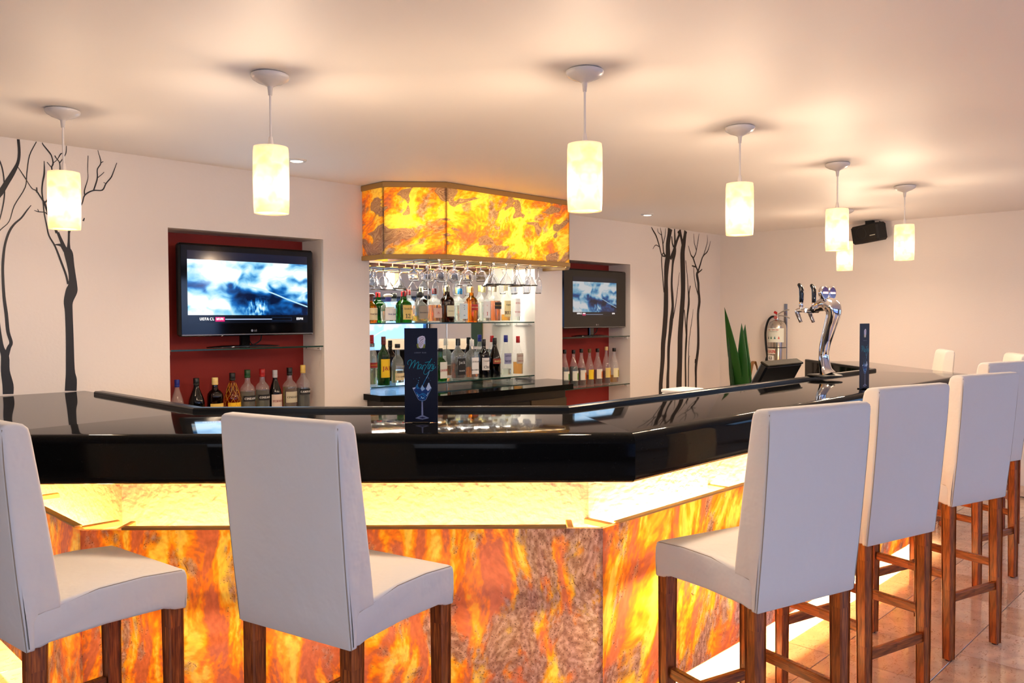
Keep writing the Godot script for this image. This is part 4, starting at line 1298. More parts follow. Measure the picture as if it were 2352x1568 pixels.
	for b in [
		[3.334, 0.034, 0.352, 0.0, "tall", "clear", 0.42, Color(0.92, 0.92, 0.78), "cap", red, Color(0.60, 0.12, 0.10), 0.36, 0.46, "ANTIQUE", gold, "tall clear rum bottle with red cap and red band"],
		[3.432, 0.041, 0.338, 0.0, "tall", "green", 0.0, K, "cap", wine, Color(0.95, 0.78, 0.03), 0.16, 0.54, "J&B", Color(0.66, 0.04, 0.05), "green whisky bottle with dark red cap and yellow label"],
		[3.554, 0.044, 0.284, 0.0, "squat", "clear", 0.35, Color(0.93, 0.93, 0.85), "short", black, Color(0.90, 0.82, 0.62), 0.10, 0.28, "CAZADORES", Color(0.3, 0.14, 0.08), "clear tequila bottle with black cap and cream label"],
		[3.72, 0.040, 0.300, 0.0, "tall", "brown", 0.0, K, "cap", black, cream, 0.16, 0.5, "RESERVA", K, "brown brandy bottle behind the blue menu card"],
		[3.952, 0.043, 0.242, 0.9, "squat", "green", 0.0, K, "short", black, Color(0.88, 0.88, 0.82), 0.08, 0.58, "JAGER", Color(0.75, 0.08, 0.05), "square dark green herb liqueur bottle with white label"],
		[4.128, 0.048, 0.310, 0.9, "round", "clear", 0.40, Color(0.50, 0.20, 0.03), "cap", black, black, 0.12, 0.52, "Jack|Daniel's", Color(0.75, 0.75, 0.74), "square whiskey bottle with black label and black cap"],
		[4.270, 0.046, 0.300, 0.8, "round", "clear", 0.30, Color(0.80, 0.42, 0.08), "cap", white, white, 0.12, 0.54, "JIM BEAM|BOURBON", Color(0.15, 0.12, 0.12), "bourbon bottle with white label and long white cap"],
		[4.397, 0.042, 0.300, 0.0, "tall", "dark", 0.0, K, "cap", black, Color(0.90, 0.87, 0.84), 0.20, 0.52, "Canadian|Club", K, "black whisky bottle with a square white label"],
		[4.517, 0.045, 0.308, 0.0, "slope", "dark", 0.0, K, "cap", black, Color(0.55, 0.20, 0.10), 0.34, 0.47, "BAILEYS", Color(0.90, 0.80, 0.50), "black cream-liqueur bottle with small red and cream label"],
		[4.642, 0.043, 0.327, 0.0, "slope", "clear", 0.18, Color(0.93, 0.95, 0.90), "cap", blue, Color(0.60, 0.60, 0.72), 0.30, 0.56, "APPLETON|WHITE", Color(0.05, 0.07, 0.3), "clear white rum bottle with blue cap"],
		[4.783, 0.041, 0.317, 0.0, "slope", "clear", 0.34, gold, "cap", red, Color(0.72, 0.66, 0.60), 0.30, 0.56, "APPLETON|SPECIAL", Color(0.5, 0.05, 0.05), "golden rum bottle with red cap"]]:
		bottle(b, -4.60, 1.038, w, g)
	g = "bottles on the shelf under the left television"
	w = "under the left television"
	for b in [
		[1.985, 0.035, 0.252, 0.0, "slope", "clear", 0.30, Color(0.75, 0.40, 0.30), "cap", blue, white, 0.08, 0.20, "", K, "clear bottle with blue cap"],
		[2.098, 0.043, 0.255, 0.0, "slope", "dark", 0.0, K, "cap", black, Color(0.92, 0.72, 0.05), 0.20, 0.32, "", K, "black bottle with small bright yellow label"],
		[2.211, 0.044, 0.252, 0.0, "round", "brown", 0.0, K, "cap", Color(0.88, 0.78, 0.50), Color(0.88, 0.74, 0.36), 0.12, 0.40, "", K, "dark brown bottle with cream cap and tan label"],
		[2.320, 0.045, 0.274, 0.0, "slope", "amber", 0.0, K, "cap", black, Color(0.92, 0.72, 0.05), 0.10, 0.36, "", K, "netted yellow bottle with black cap"],
		[2.417, 0.043, 0.288, 0.0, "round", "clear", 0.55, Color(0.62, 0.72, 0.50), "cap", Color(0.04, 0.26, 0.10), black, 0.34, 0.46, "CINZANO", white, "vermouth bottle with green cap"],
		[2.515, 0.042, 0.289, 0.0, "round", "clear", 0.56, Color(0.56, 0.66, 0.44), "cap", red, black, 0.34, 0.46, "CINZANO", white, "vermouth bottle with red cap"],
		[2.602, 0.039, 0.277, 0.0, "slope", "dark", 0.0, K, "cap", Color(0.68, 0.68, 0.70), Color(0.80, 0.72, 0.66), 0.16, 0.46, "PERNOD", Color(0.55, 0.06, 0.06), "black aniseed bottle with silver cap"],
		[2.704, 0.043, 0.288, 0.0, "round", "clear", 0.58, Color(0.72, 0.70, 0.22), "cap", black, Color(0.75, 0.72, 0.62), 0.24, 0.48, "CINZANO", K, "pale vermouth bottle with black cap"],
		[2.800, 0.042, 0.300, 0.0, "tall", "clear", 0.52, Color(0.18, 0.03, 0.03), "cap", Color(0.85, 0.72, 0.36), black, 0.38, 0.50, "CAMPARI", white, "dark red aperitif bottle with golden cap"]]:
		bottle(b, -4.61, 0.905, w, g)
		if b[0] == 2.320:   # string netting
			var host := get_node("bottle_%03d" % names["bottle"])
			for k in 8:
				for d in [-1.0, 1.0]:
					var pts := []
					for s in 9:
						var f := s / 8.0
						var a: float = TAU * k / 8.0 + d * f * 2.4
						var rad := lerpf(0.0475, 0.019, clampf((f - 0.55) / 0.45, 0, 1) * clampf((f - 0.55) / 0.45, 0, 1) * 0.2 + clampf((f - 0.5) / 0.5, 0, 1) * 0.8)
						pts.append(Vector3(rad * cos(a), 0.03 + f * 0.185, rad * sin(a)))
					put(host, "net_string", tube(pts, 0.0011, 4), paint(Color(0.80, 0.55, 0.10)))
	g = "syrup bottles on the shelf under the right television"
	w = "under the right television"
	var k := 0
	for b in [
		[5.366, 0.040, Color(0.05, 0.03, 0.02), black, Color(0.86, 0.86, 0.80), Color(0.10, 0.42, 0.08), "dark syrup bottle with green fruit label standing leftmost of its row"],
		[5.486, 0.040, Color(0.02, 0.06, 0.03), black, Color(0.86, 0.86, 0.80), Color(0.35, 0.55, 0.08), "blackish green syrup bottle"],
		[5.594, 0.040, Color(0.48, 0.07, 0.03), black, Color(0.86, 0.84, 0.78), Color(0.85, 0.40, 0.05), "red syrup bottle"],
		[5.708, 0.037, Color(0.70, 0.35, 0.12), Color(0.42, 0.30, 0.12), Color(0.92, 0.78, 0.06), Color(0.80, 0.60, 0.02), "syrup bottle with a tall yellow label"],
		[5.824, 0.042, Color(0.62, 0.16, 0.04), black, Color(0.88, 0.85, 0.78), Color(0.88, 0.42, 0.06), "orange-red syrup bottle"],
		[5.952, 0.038, Color(0.55, 0.20, 0.05), Color(0.84, 0.74, 0.50), Color(0.86, 0.76, 0.46), Color(0.88, 0.62, 0.10), "brown syrup bottle with cream cap"],
		[6.071, 0.041, Color(0.86, 0.66, 0.20), black, Color(0.90, 0.86, 0.68), Color(0.70, 0.62, 0.10), "pale yellow syrup bottle at the end of the row"]]:
		bottle([b[0], b[1], [0.333, 0.328, 0.334, 0.331, 0.331, 0.344, 0.328][k], 0.0, "slope", "clear", [0.55, 0.56, 0.5, 0.3, 0.42, 0.36, 0.24][k], b[2], "short", b[3], b[4], 0.18, 0.44, "", K, b[6]], -4.60, 0.893, w, g)
		var host := get_node("bottle_%03d" % names["bottle"])
		put(host, "fruit_print", lathe([Vector2(b[1] * 1.03 + 0.002, 0.065), Vector2(b[1] * 1.03 + 0.002, 0.125)], 6, 0.0, PI / 2 - 0.7, PI / 2 - 0.05), paint(b[5], 0.55))
		k += 1

# ---------------------------------------------------------------- glasses hanging under the canopy
func glasses() -> void:
	var rack := thing("glass_rack", "rows of brass rails under the canopy holding stemmed glasses upside down", "glass rack", Vector3.ZERO, TURN)
	var top := 1.912
	var us := [3.49, 3.615, 3.74, 3.865, 3.99, 4.115, 4.24, 4.365, 4.49, 4.615]
	for k in 11:
		var u := 3.4275 + k * 0.125
		put(rack, "rail", box(Vector3(0.075, 0.006, 0.50), 0.001), M.brass, Vector3(u, top - 0.022, -4.30))
		put(rack, "hanger", box(Vector3(0.01, 0.024, 0.46)), M.copper_slat, Vector3(u, top - 0.007, -4.30))
	var kinds := {}
	kinds["wine"] = [[Vector2(0.031, -0.140), Vector2(0.037, -0.120), Vector2(0.040, -0.100), Vector2(0.036, -0.080), Vector2(0.020, -0.066), Vector2(0.005, -0.060)], 0.060]
	kinds["martini"] = [[Vector2(0.056, -0.158), Vector2(0.038, -0.128), Vector2(0.020, -0.098), Vector2(0.005, -0.078)], 0.078]
	kinds["flute"] = [[Vector2(0.022, -0.205), Vector2(0.027, -0.175), Vector2(0.028, -0.140), Vector2(0.022, -0.105), Vector2(0.005, -0.080)], 0.080]
	var proto := {}
	var words := {"wine": ["round wine glass hanging upside down in the left rails of the canopy rack", "wine glass", "hanging wine glasses"], "martini": ["cone-shaped martini glass hanging upside down in the middle rails of the canopy rack", "martini glass", "hanging martini glasses"], "flute": ["slim champagne flute hanging upside down in the right rails of the canopy rack", "flute", "hanging champagne flutes"]}
	for i in us.size():
		var kind := "wine" if i < 4 else ("martini" if i < 8 else "flute")
		for j in 3:
			if kind == "martini" and (i + j) % 2 == 1 and j > 0:
				continue
			var at := W(us[i], (-4.22 if kind == "flute" else -4.07) - j * (0.15 if kind == "martini" else 0.13), top - 0.018)
			var nm: String = {"wine": "wine_glass", "martini": "martini_glass", "flute": "champagne_flute"}[kind]
			if proto.has(kind):
				var c: Node3D = proto[kind].duplicate()
				c.name = numbered(nm)
				add_child(c)
				c.position = at
				continue
			var o := thing(nm, words[kind][0], words[kind][1], at, TURN, words[kind][2])
			proto[kind] = o
			var prof: Array = kinds[kind][0]
			var wall := smooth_path(prof, 3)
			var shell := []
			for p in range(wall.size() - 1, -1, -1):
				var t := lerpf(0.0002, 0.0013, clampf(p / 5.0, 0, 1))
				shell.append(Vector2(maxf(wall[p].x - t, 0.001), wall[p].y - t * 0.6))
			shell.append_array(wall)
			put(o, "bowl", lathe(shell, 24), M.stem_glass)
			put(o, "stem", lathe([Vector2(0.005, -kinds[kind][1] - 0.001), Vector2(0.0036, -kinds[kind][1] + 0.012), Vector2(0.0036, -0.02), Vector2(0.008, -0.006)], 10), M.stem_glass)
			put(o, "foot", lathe([Vector2(0.008, -0.006), Vector2(0.032, 0.0), Vector2(0.034, 0.001), Vector2(0.034, 0.003), Vector2(0.0, 0.003)], 20), M.stem_glass)

# ---------------------------------------------------------------- tree stickers on the wall
func decals() -> void:
	var what := {"a": ["large black bare-tree sticker with spreading twigs on the wall by the short bar side", "sticker"], "b": ["thick curving black branch sticker with thin stems at the wall edge", "sticker"], "c": ["black forked tree-trunk sticker rising from the bar top at the wall edge", "sticker"],
		"d": ["tall dark trunk sticker with twigs at its left, right of the right television niche", "sticker_brown"], "e": ["slender dark trunk sticker between two thicker trunks on the wall", "sticker_brown"], "f": ["thickest straight trunk sticker in the group on the wall", "sticker_brown"], "g": ["pair of very thin stem stickers right of the thickest trunk", "sticker_brown"], "h": ["thin knobbly sapling sticker with fine twigs nearest the wall corner", "sticker_brown"]}
	for key in STROKES:
		var first: Array = STROKES[key][0]
		var o := thing("tree_decal", what[key][0], "wall decal", W(first[0], BACK + 0.001, 0.0), TURN, "tree stickers on the back wall")
		var n := 0
		for s in STROKES[key]:
			var t := []
			for i in s.size():
				t.append(s[i] - (first[0] if i % 3 == 0 else 0.0))
			if key in ["d", "e", "f", "g", "h"] and t[1] < 1.0:
				t = [t[0], 0.02, t[2]] + t
			var st := begin(-1)
			add_stroke(st, t, 0.0002 + n * 0.00003)
			put(o, "trunk" if n == 0 else "branch", done(st), M[what[key][1]])
			n += 1

# ---------------------------------------------------------------- taps, cards, extinguisher, plant, speaker
func menu_card(at: Vector3, yaw: float, label: String) -> void:
	var o := thing("menu_card", label, "menu card", at, yaw)
	var w := 0.116
	var h := 0.330
	var st := begin(-1)
	var lean := Basis(Vector3(1, 0, 0), 0.0)
	var c := [Vector3(-w / 2, 0, 0), Vector3(w / 2, 0, 0), Vector3(w / 2, h, 0), Vector3(-w / 2, h, 0)]
	var t := [Vector2(0, 1), Vector2(1, 1), Vector2(1, 0), Vector2(0, 0)]
	for k in [0, 2, 1, 0, 3, 2]:
		st.set_uv(t[k])
		st.add_vertex(lean * c[k])
	var face := done(st)
	put(o, "printed_face", face, M.menu_print, Vector3(0, 0.002, 0.0022))
	put(o, "printed_face", face, M.menu_print, Vector3(0, 0.002, -0.0022), Vector3(0, PI, 0))
	put(o, "board", box(Vector3(w, h, 0.004)), M.menu_back, Vector3(0, h / 2 + 0.002, 0))
	put(o, "foot", box(Vector3(w * 0.5, 0.006, 0.05), 0.002), M.black_gloss, Vector3(0, 0.003, 0))
	put(o, "lettering", text_mesh("L O B B Y   B A R", 0.0042), M.menu_grey, Vector3(-0.002, h * 0.745, 0.003))
func taps_and_small_things() -> void:
	mat("menu_grey", Color(0.42, 0.46, 0.55), 0.6)
	menu_card(XD(-0.319, 2.85, TOP), -0.02, "dark blue folded menu card with a martini glass on the angled bar top")
	menu_card(XD(1.787, 4.127, TOP), TURN, "dark blue menu card seen edge-on beside the beer tap")
	# beer tower: local x along the bar, z towards the guests, taps towards the bartender
	var o := thing("beer_tap_tower", "curved chrome beer tower with black tap handles and round badges", "beer tap", W(4.72, -2.03, TOP + 0.017), TURN)
	put(o, "flange", lathe([Vector2(0, 0), Vector2(0.098, 0), Vector2(0.10, 0.004), Vector2(0.096, 0.010), Vector2(0.06, 0.013), Vector2(0, 0.013)], 36), M.black_satin)
	var spine := smooth_path([Vector3(0, 0.010, 0.018), Vector3(0, 0.045, 0.004), Vector3(0, 0.12, -0.006), Vector3(0, 0.20, 0.004), Vector3(0, 0.30, 0.032), Vector3(0, 0.365, 0.050), Vector3(0, 0.405, 0.044), Vector3(0, 0.425, 0.010), Vector3(0, 0.415, -0.03), Vector3(0, 0.398, -0.062)], 6)
	var keys := [0.056, 0.042, 0.035, 0.038, 0.044, 0.051, 0.056, 0.055, 0.044, 0.028]
	var rad := []
	for i in spine.size():
		var f := float(i) / 6.0
		var a := mini(int(f), 9)
		rad.append(lerpf(keys[a], keys[mini(a + 1, 9)], f - a))
	put(o, "column", tube(spine, rad, 20, Vector2(0.8, 1.0)), M.chrome)
	put(o, "collar", tube([Vector3(0, 0.398, -0.060), Vector3(0, 0.391, -0.080)], 0.021, 16), M.black_satin)
	put(o, "manifold", tube([Vector3(-0.085, 0.388, -0.085), Vector3(0.085, 0.388, -0.085)], 0.015, 14), M.chrome)
	put(o, "link", tube([Vector3(0, 0.392, -0.075), Vector3(0, 0.388, -0.085)], 0.016, 14), M.chrome)
	for x in [-0.085, 0.085]:
		var tp := put(o, "tap", tube(smooth_path([Vector3(x, 0.390, -0.08), Vector3(x, 0.390, -0.115), Vector3(x, 0.384, -0.132), Vector3(x, 0.36, -0.126), Vector3(x, 0.318, -0.108)], 4), [0.015, 0.015, 0.014, 0.014, 0.014, 0.014, 0.014, 0.014, 0.013, 0.013, 0.013, 0.012, 0.012, 0.011, 0.011, 0.0105, 0.010], 14), M.chrome)
		put(tp, "shank", lathe([Vector2(0.010, 0.0), Vector2(0.013, 0.012), Vector2(0.009, 0.016), Vector2(0.012, 0.022), Vector2(0.012, 0.045), Vector2(0.009, 0.050)], 16), M.chrome, Vector3(x, 0.390, -0.108))
		put(tp, "handle", tube(smooth_path([Vector3(x, 0.432, -0.108), Vector3(x, 0.47, -0.106), Vector3(x, 0.515, -0.108), Vector3(x, 0.536, -0.118), Vector3(x, 0.545, -0.128)], 3), [0.011, 0.012, 0.013, 0.013, 0.0135, 0.0135, 0.013, 0.0125, 0.012, 0.0115, 0.011, 0.009, 0.005], 14), M.black_gloss)
	for x in [-0.052, 0.052]:
		var bd := put(o, "badge", lathe([Vector2(0, -0.013), Vector2(0.036, -0.013), Vector2(0.041, -0.008), Vector2(0.041, 0.008), Vector2(0.036, 0.013), Vector2(0.033, 0.013)], 32), M.chrome, Vector3(x, 0.490, 0.012), Vector3(PI / 2, -0.12, 0))
		put(bd, "face", cyl(0.033, 0.011, 0.0125, 28), mat("badge_face", Color(0.16, 0.10, 0.22), 0.1), Vector3.ZERO)
		put(bd, "band", box(Vector3(0.056, 0.001, 0.012)), mat("badge_band", Color(0.70, 0.62, 0.66), 0.25), Vector3(0, 0.013, 0))
		put(o, "badge_neck", tube([Vector3(x * 0.4, 0.425, 0.008), Vector3(x, 0.462, 0.012)], 0.012, 12), M.chrome)
	# till screen with its back to the guests
	var pos := thing("till_screen", "black tilted till screen leaning behind the beer tower", "till", W(4.61, -2.31, 0.965), TURN)
	put(pos, "foot", box(Vector3(0.22, 0.02, 0.20), 0.005), M.black_satin, Vector3(0, 0.010, 0.0))
	put(pos, "neck", box(Vector3(0.06, 0.11, 0.04), 0.005), M.black_satin, Vector3(0, 0.065, 0.0))
	var tilt := Vector3(0.5, 0, 0)
	var cas := put(pos, "housing", box(Vector3(0.46, 0.29, 0.05), 0.010), M.black_satin, Vector3(0.0, 0.135, 0.0), tilt)
	put(cas, "rim", box(Vector3(0.46, 0.014, 0.055), 0.004), M.olive_satin, Vector3(0, 0.147, 0))
	var nap := thing("napkin_stack", "low stack of white napkins beyond the bar lip", "napkins", W(3.63, -2.31, 0.966), TURN)
	for k in 9:
		put(nap, "napkin", box(Vector3(0.21 - 0.004 * (k % 3), 0.018, 0.13), 0.005), M.paper, Vector3(0.003 * ((k * 7) % 4), 0.009 + k * 0.0187, 0), Vector3(0, 0.02 * ((k * 5) % 4 - 1.5), 0))
	# fire extinguisher on the side wall: local z points away from the wall
	var fx := thing("fire_extinguisher", "steel fire extinguisher with black hose and label 63 on the side wall", "fire extinguisher", W(SIDE - 0.10, -3.80, -0.01), TURN - PI / 2)
	var r := 0.089
	put(fx, "cylinder", lathe([Vector2(0, 0.93), Vector2(r - 0.01, 0.93), Vector2(r, 0.945), Vector2(r, 1.40), Vector2(r * 0.96, 1.43), Vector2(r * 0.75, 1.465), Vector2(r * 0.4, 1.482), Vector2(0.02, 1.486)], 32), M.steel)
	var lab := put(fx, "instruction_label", lathe([Vector2(r + 0.001, 1.262), Vector2(r + 0.001, 1.402)], 16, 0.0, PI / 2 - 1.25, PI / 2 + 1.25), paint(Color(0.85, 0.87, 0.82), 0.5))
	put(lab, "lettering", text_mesh("PQS   TIPO ABC", 0.012, r + 0.002), paint(red_ink()), Vector3(0, 1.385, r + 0.002))
	put(lab, "lettering", text_mesh("POLVO QUIMICO SECO", 0.006, r + 0.002), paint(Color(0.2, 0.2, 0.2)), Vector3(0, 1.368, r + 0.002))
	for k in 4:
		var a := PI / 2 + (k - 1.5) * 0.42
		put(lab, "pictogram", prism(PackedVector2Array([Vector2(-0.009, 0), Vector2(0.009, 0), Vector2(0.004, 0.018), Vector2(0, 0.028), Vector2(-0.004, 0.018)]), 0, 0.0006), paint([Color(0.75, 0.3, 0.25), Color(0.12, 0.40, 0.42), Color(0.12, 0.45, 0.3), Color(0.1, 0.1, 0.12)][k]), Vector3(cos(a) * (r + 0.0016), 1.295, sin(a) * (r + 0.0016)), Vector3(0, PI / 2 - a, 0))
	put(fx, "strap", lathe([Vector2(r + 0.001, 1.205), Vector2(r + 0.0025, 1.205), Vector2(r + 0.0025, 1.213), Vector2(r + 0.001, 1.213)], 32), M.black_satin)
	var bl := put(fx, "maker_label", lathe([Vector2(r + 0.001, 1.145), Vector2(r + 0.001, 1.198)], 12, 0.0, PI / 2 - 0.25, PI / 2 + 0.95), paint(Color(0.86, 0.82, 0.76), 0.5))
	put(bl, "lettering", text_mesh("EXAIN", 0.030, r + 0.002), paint(red_ink()), Vector3(-0.030, 1.170, r + 0.002 - 0.0055), Vector3(0, -0.35, 0))
	var nl := put(fx, "number_label", lathe([Vector2(r + 0.001, 1.082), Vector2(r + 0.001, 1.130)], 10, 0.0, PI / 2 - 0.12, PI / 2 + 0.82), paint(Color(0.92, 0.91, 0.88), 0.5))
	put(nl, "lettering", text_mesh("63", 0.032, r + 0.002), paint(Color(0.05, 0.05, 0.05)), Vector3(-0.030, 1.106, r + 0.002 - 0.0055), Vector3(0, -0.35, 0))
	put(fx, "valve", lathe([Vector2(0.018, 1.480), Vector2(0.022, 1.488), Vector2(0.018, 1.50), Vector2(0.016, 1.535), Vector2(0.008, 1.545), Vector2(0, 1.546)], 18), M.chrome)
	put(fx, "gauge", cyl(0.017, 0, 0.012, 20, 0.002), paint(Color(0.70, 0.35, 0.33), 0.3), Vector3(-0.008, 1.508, 0.014), Vector3(PI / 2, 0, 0))
	put(fx, "lever", tube(smooth_path([Vector3(0, 1.535, 0), Vector3(0.04, 1.560, 0), Vector3(0.10, 1.582, 0), Vector3(0.125, 1.584, 0)], 4), 0.006, 8), M.steel)
	put(fx, "lever", tube(smooth_path([Vector3(0, 1.525, 0), Vector3(0.05, 1.527, 0), Vector3(0.10, 1.515, 0), Vector3(0.13, 1.500, 0)], 4), 0.006, 8), M.steel)
	put(fx, "safety_tag", box(Vector3(0.035, 0.025, 0.012), 0.004), paint(Color(0.75, 0.06, 0.03)), Vector3(-0.012, 1.557, 0.012), Vector3(0, 0, -0.5))
	put(fx, "hose", tube(smooth_path([Vector3(-0.015, 1.515, 0.0), Vector3(-0.06, 1.515, 0.0), Vector3(-0.10, 1.47, 0.0), Vector3(-0.125, 1.36, 0.0), Vector3(-0.118, 1.22, 0.0), Vector3(-0.105, 1.12, 0.0), Vector3(-0.108, 1.07, 0.0)], 6), 0.0105, 10), M.black_satin)
	put(fx, "nozzle", lathe([Vector2(0.008, 1.055), Vector2(0.017, 1.062), Vector2(0.016, 1.085), Vector2(0.010, 1.11)], 14), M.black_satin, Vector3(-0.108, 0, 0))
	put(fx, "wall_bracket", box(Vector3(0.032, 0.75, 0.012), 0.002), M.silver_strip, Vector3(0.045, 1.27, -0.093))
	# light switch
	var sw := thing("wall_switch", "cream wall switch plate on the side wall beside the plant", "switch", W(SIDE - 0.004, -4.18, 1.176), TURN - PI / 2)
	put(sw, "plate", box(Vector3(0.075, 0.115, 0.008), 0.003), paint(Color(0.88, 0.84, 0.76), 0.4))
	put(sw, "rocker", box(Vector3(0.032, 0.06, 0.005), 0.002), paint(Color(0.90, 0.87, 0.80), 0.35), Vector3(0, 0, 0.005))
	# snake plant in the corner
	var pl := thing("potted_snake_plant", "snake plant with stiff green leaves in a pot in the wall corner", "plant", W(6.36, -3.5, 0.0), TURN)
	var pot := put(pl, "pot", lathe([Vector2(0, 0), Vector2(0.13, 0), Vector2(0.13, 0), Vector2(0.17, 0.55), Vector2(0.185, 0.56), Vector2(0.185, 0.60), Vector2(0.165, 0.60), Vector2(0.16, 0.57), Vector2(0, 0.57)], 30), M.terracotta)
	put(pot, "soil", cyl(0.158, 0.55, 0.575, 24), M.soil)
	for l in [[0.05, 0.0, -0.19, 1.585, 0.042, 0], [0.0, 0.03, 0.02, 1.45, 0.046, 0], [0.06, 0.05, 0.08, 1.44, 0.05, 0], [-0.10, 0.02, -0.145, 1.33, 0.03, 1], [0.0, 0.08, 0.03, 1.02, 0.035, 1], [-0.08, 0.06, -0.20, 0.93, 0.035, 0], [0.08, 0.04, 0.13, 1.0, 0.035, 0], [-0.02, -0.05, -0.02, 1.22, 0.04, 1]]:
		var pts := []
		var ra := []
		for s in 11:
			var f := s / 10.0
			pts.append(Vector3(lerpf(l[0], l[2], f * f) + 0.012 * sin(f * 5.0 + l[3] * 9.0), lerpf(0.56, l[3], f), l[1] + 0.02 * sin(f * 3.0 + l[0] * 40.0)))
			ra.append(maxf(l[4] * 1.2 * (0.55 + 0.45 * minf(f * 2.5, 1.0)) * pow(minf((1.0 - f) * 2.6, 1.0), 0.8), 0.001))
		put(pl, "leaf", tube(pts, ra, 10, Vector2(1.0, 0.16) if l[5] == 0 else Vector2(0.16, 1.0)), M.leaf if l[5] == 0 else M.leaf_dark)
	var dry := []
	for s in 9:
		var f := s / 8.0
		dry.append(Vector3(0.06 + 0.26 * f, 0.58 + 0.54 * sin(f * 2.3), 0.03))
	put(pl, "dry_leaf", tube(dry, [0.012, 0.015, 0.017, 0.018, 0.018, 0.017, 0.014, 0.009, 0.002], 8, Vector2(1.0, 0.2)), M.leaf_dry)
	# loudspeaker on a bracket near the ceiling
	var sp := thing("wall_speaker", "black box loudspeaker tilted on a bracket under the ceiling by the side wall", "speaker", W(SIDE - 0.17, -2.88, 2.265), TURN - PI / 2)
	var bx := put(sp, "cabinet", box(Vector3(0.275, 0.165, 0.15), 0.018), M.black_matt, Vector3.ZERO, Vector3(0.12, -0.25, 0.09))
	put(bx, "grille", box(Vector3(0.25, 0.14, 0.01), 0.004), paint(Color(0.075, 0.065, 0.05), 0.85), Vector3(0, 0, 0.073))
	put(bx, "cone_ring", lathe([Vector2(0.045, 0.0), Vector2(0.052, 0.003), Vector2(0.058, 0.0)], 28), M.black_satin, Vector3(-0.03, 0.005, 0.0775), Vector3(PI / 2, 0, 0))
	put(bx, "badge", box(Vector3(0.055, 0.007, 0.003), 0.001), paint(Color(0.72, 0.70, 0.64), 0.4), Vector3(0.085, -0.025, 0.079))
	put(sp, "bracket", box(Vector3(0.07, 0.06, 0.05), 0.004), M.black_matt, Vector3(0, 0.105, -0.02))
	put(sp, "bracket_plate", box(Vector3(0.11, 0.008, 0.16), 0.002), M.black_matt, Vector3(0, 0.126, -0.06))
	put(sp, "cable", tube(smooth_path([Vector3(0.05, 0.12, -0.08), Vector3(0.07, 0.10, -0.09), Vector3(0.08, 0.05, -0.10)], 4), 0.003, 6), M.black_satin)
func red_ink() -> Color:
	return Color(0.72, 0.06, 0.05)

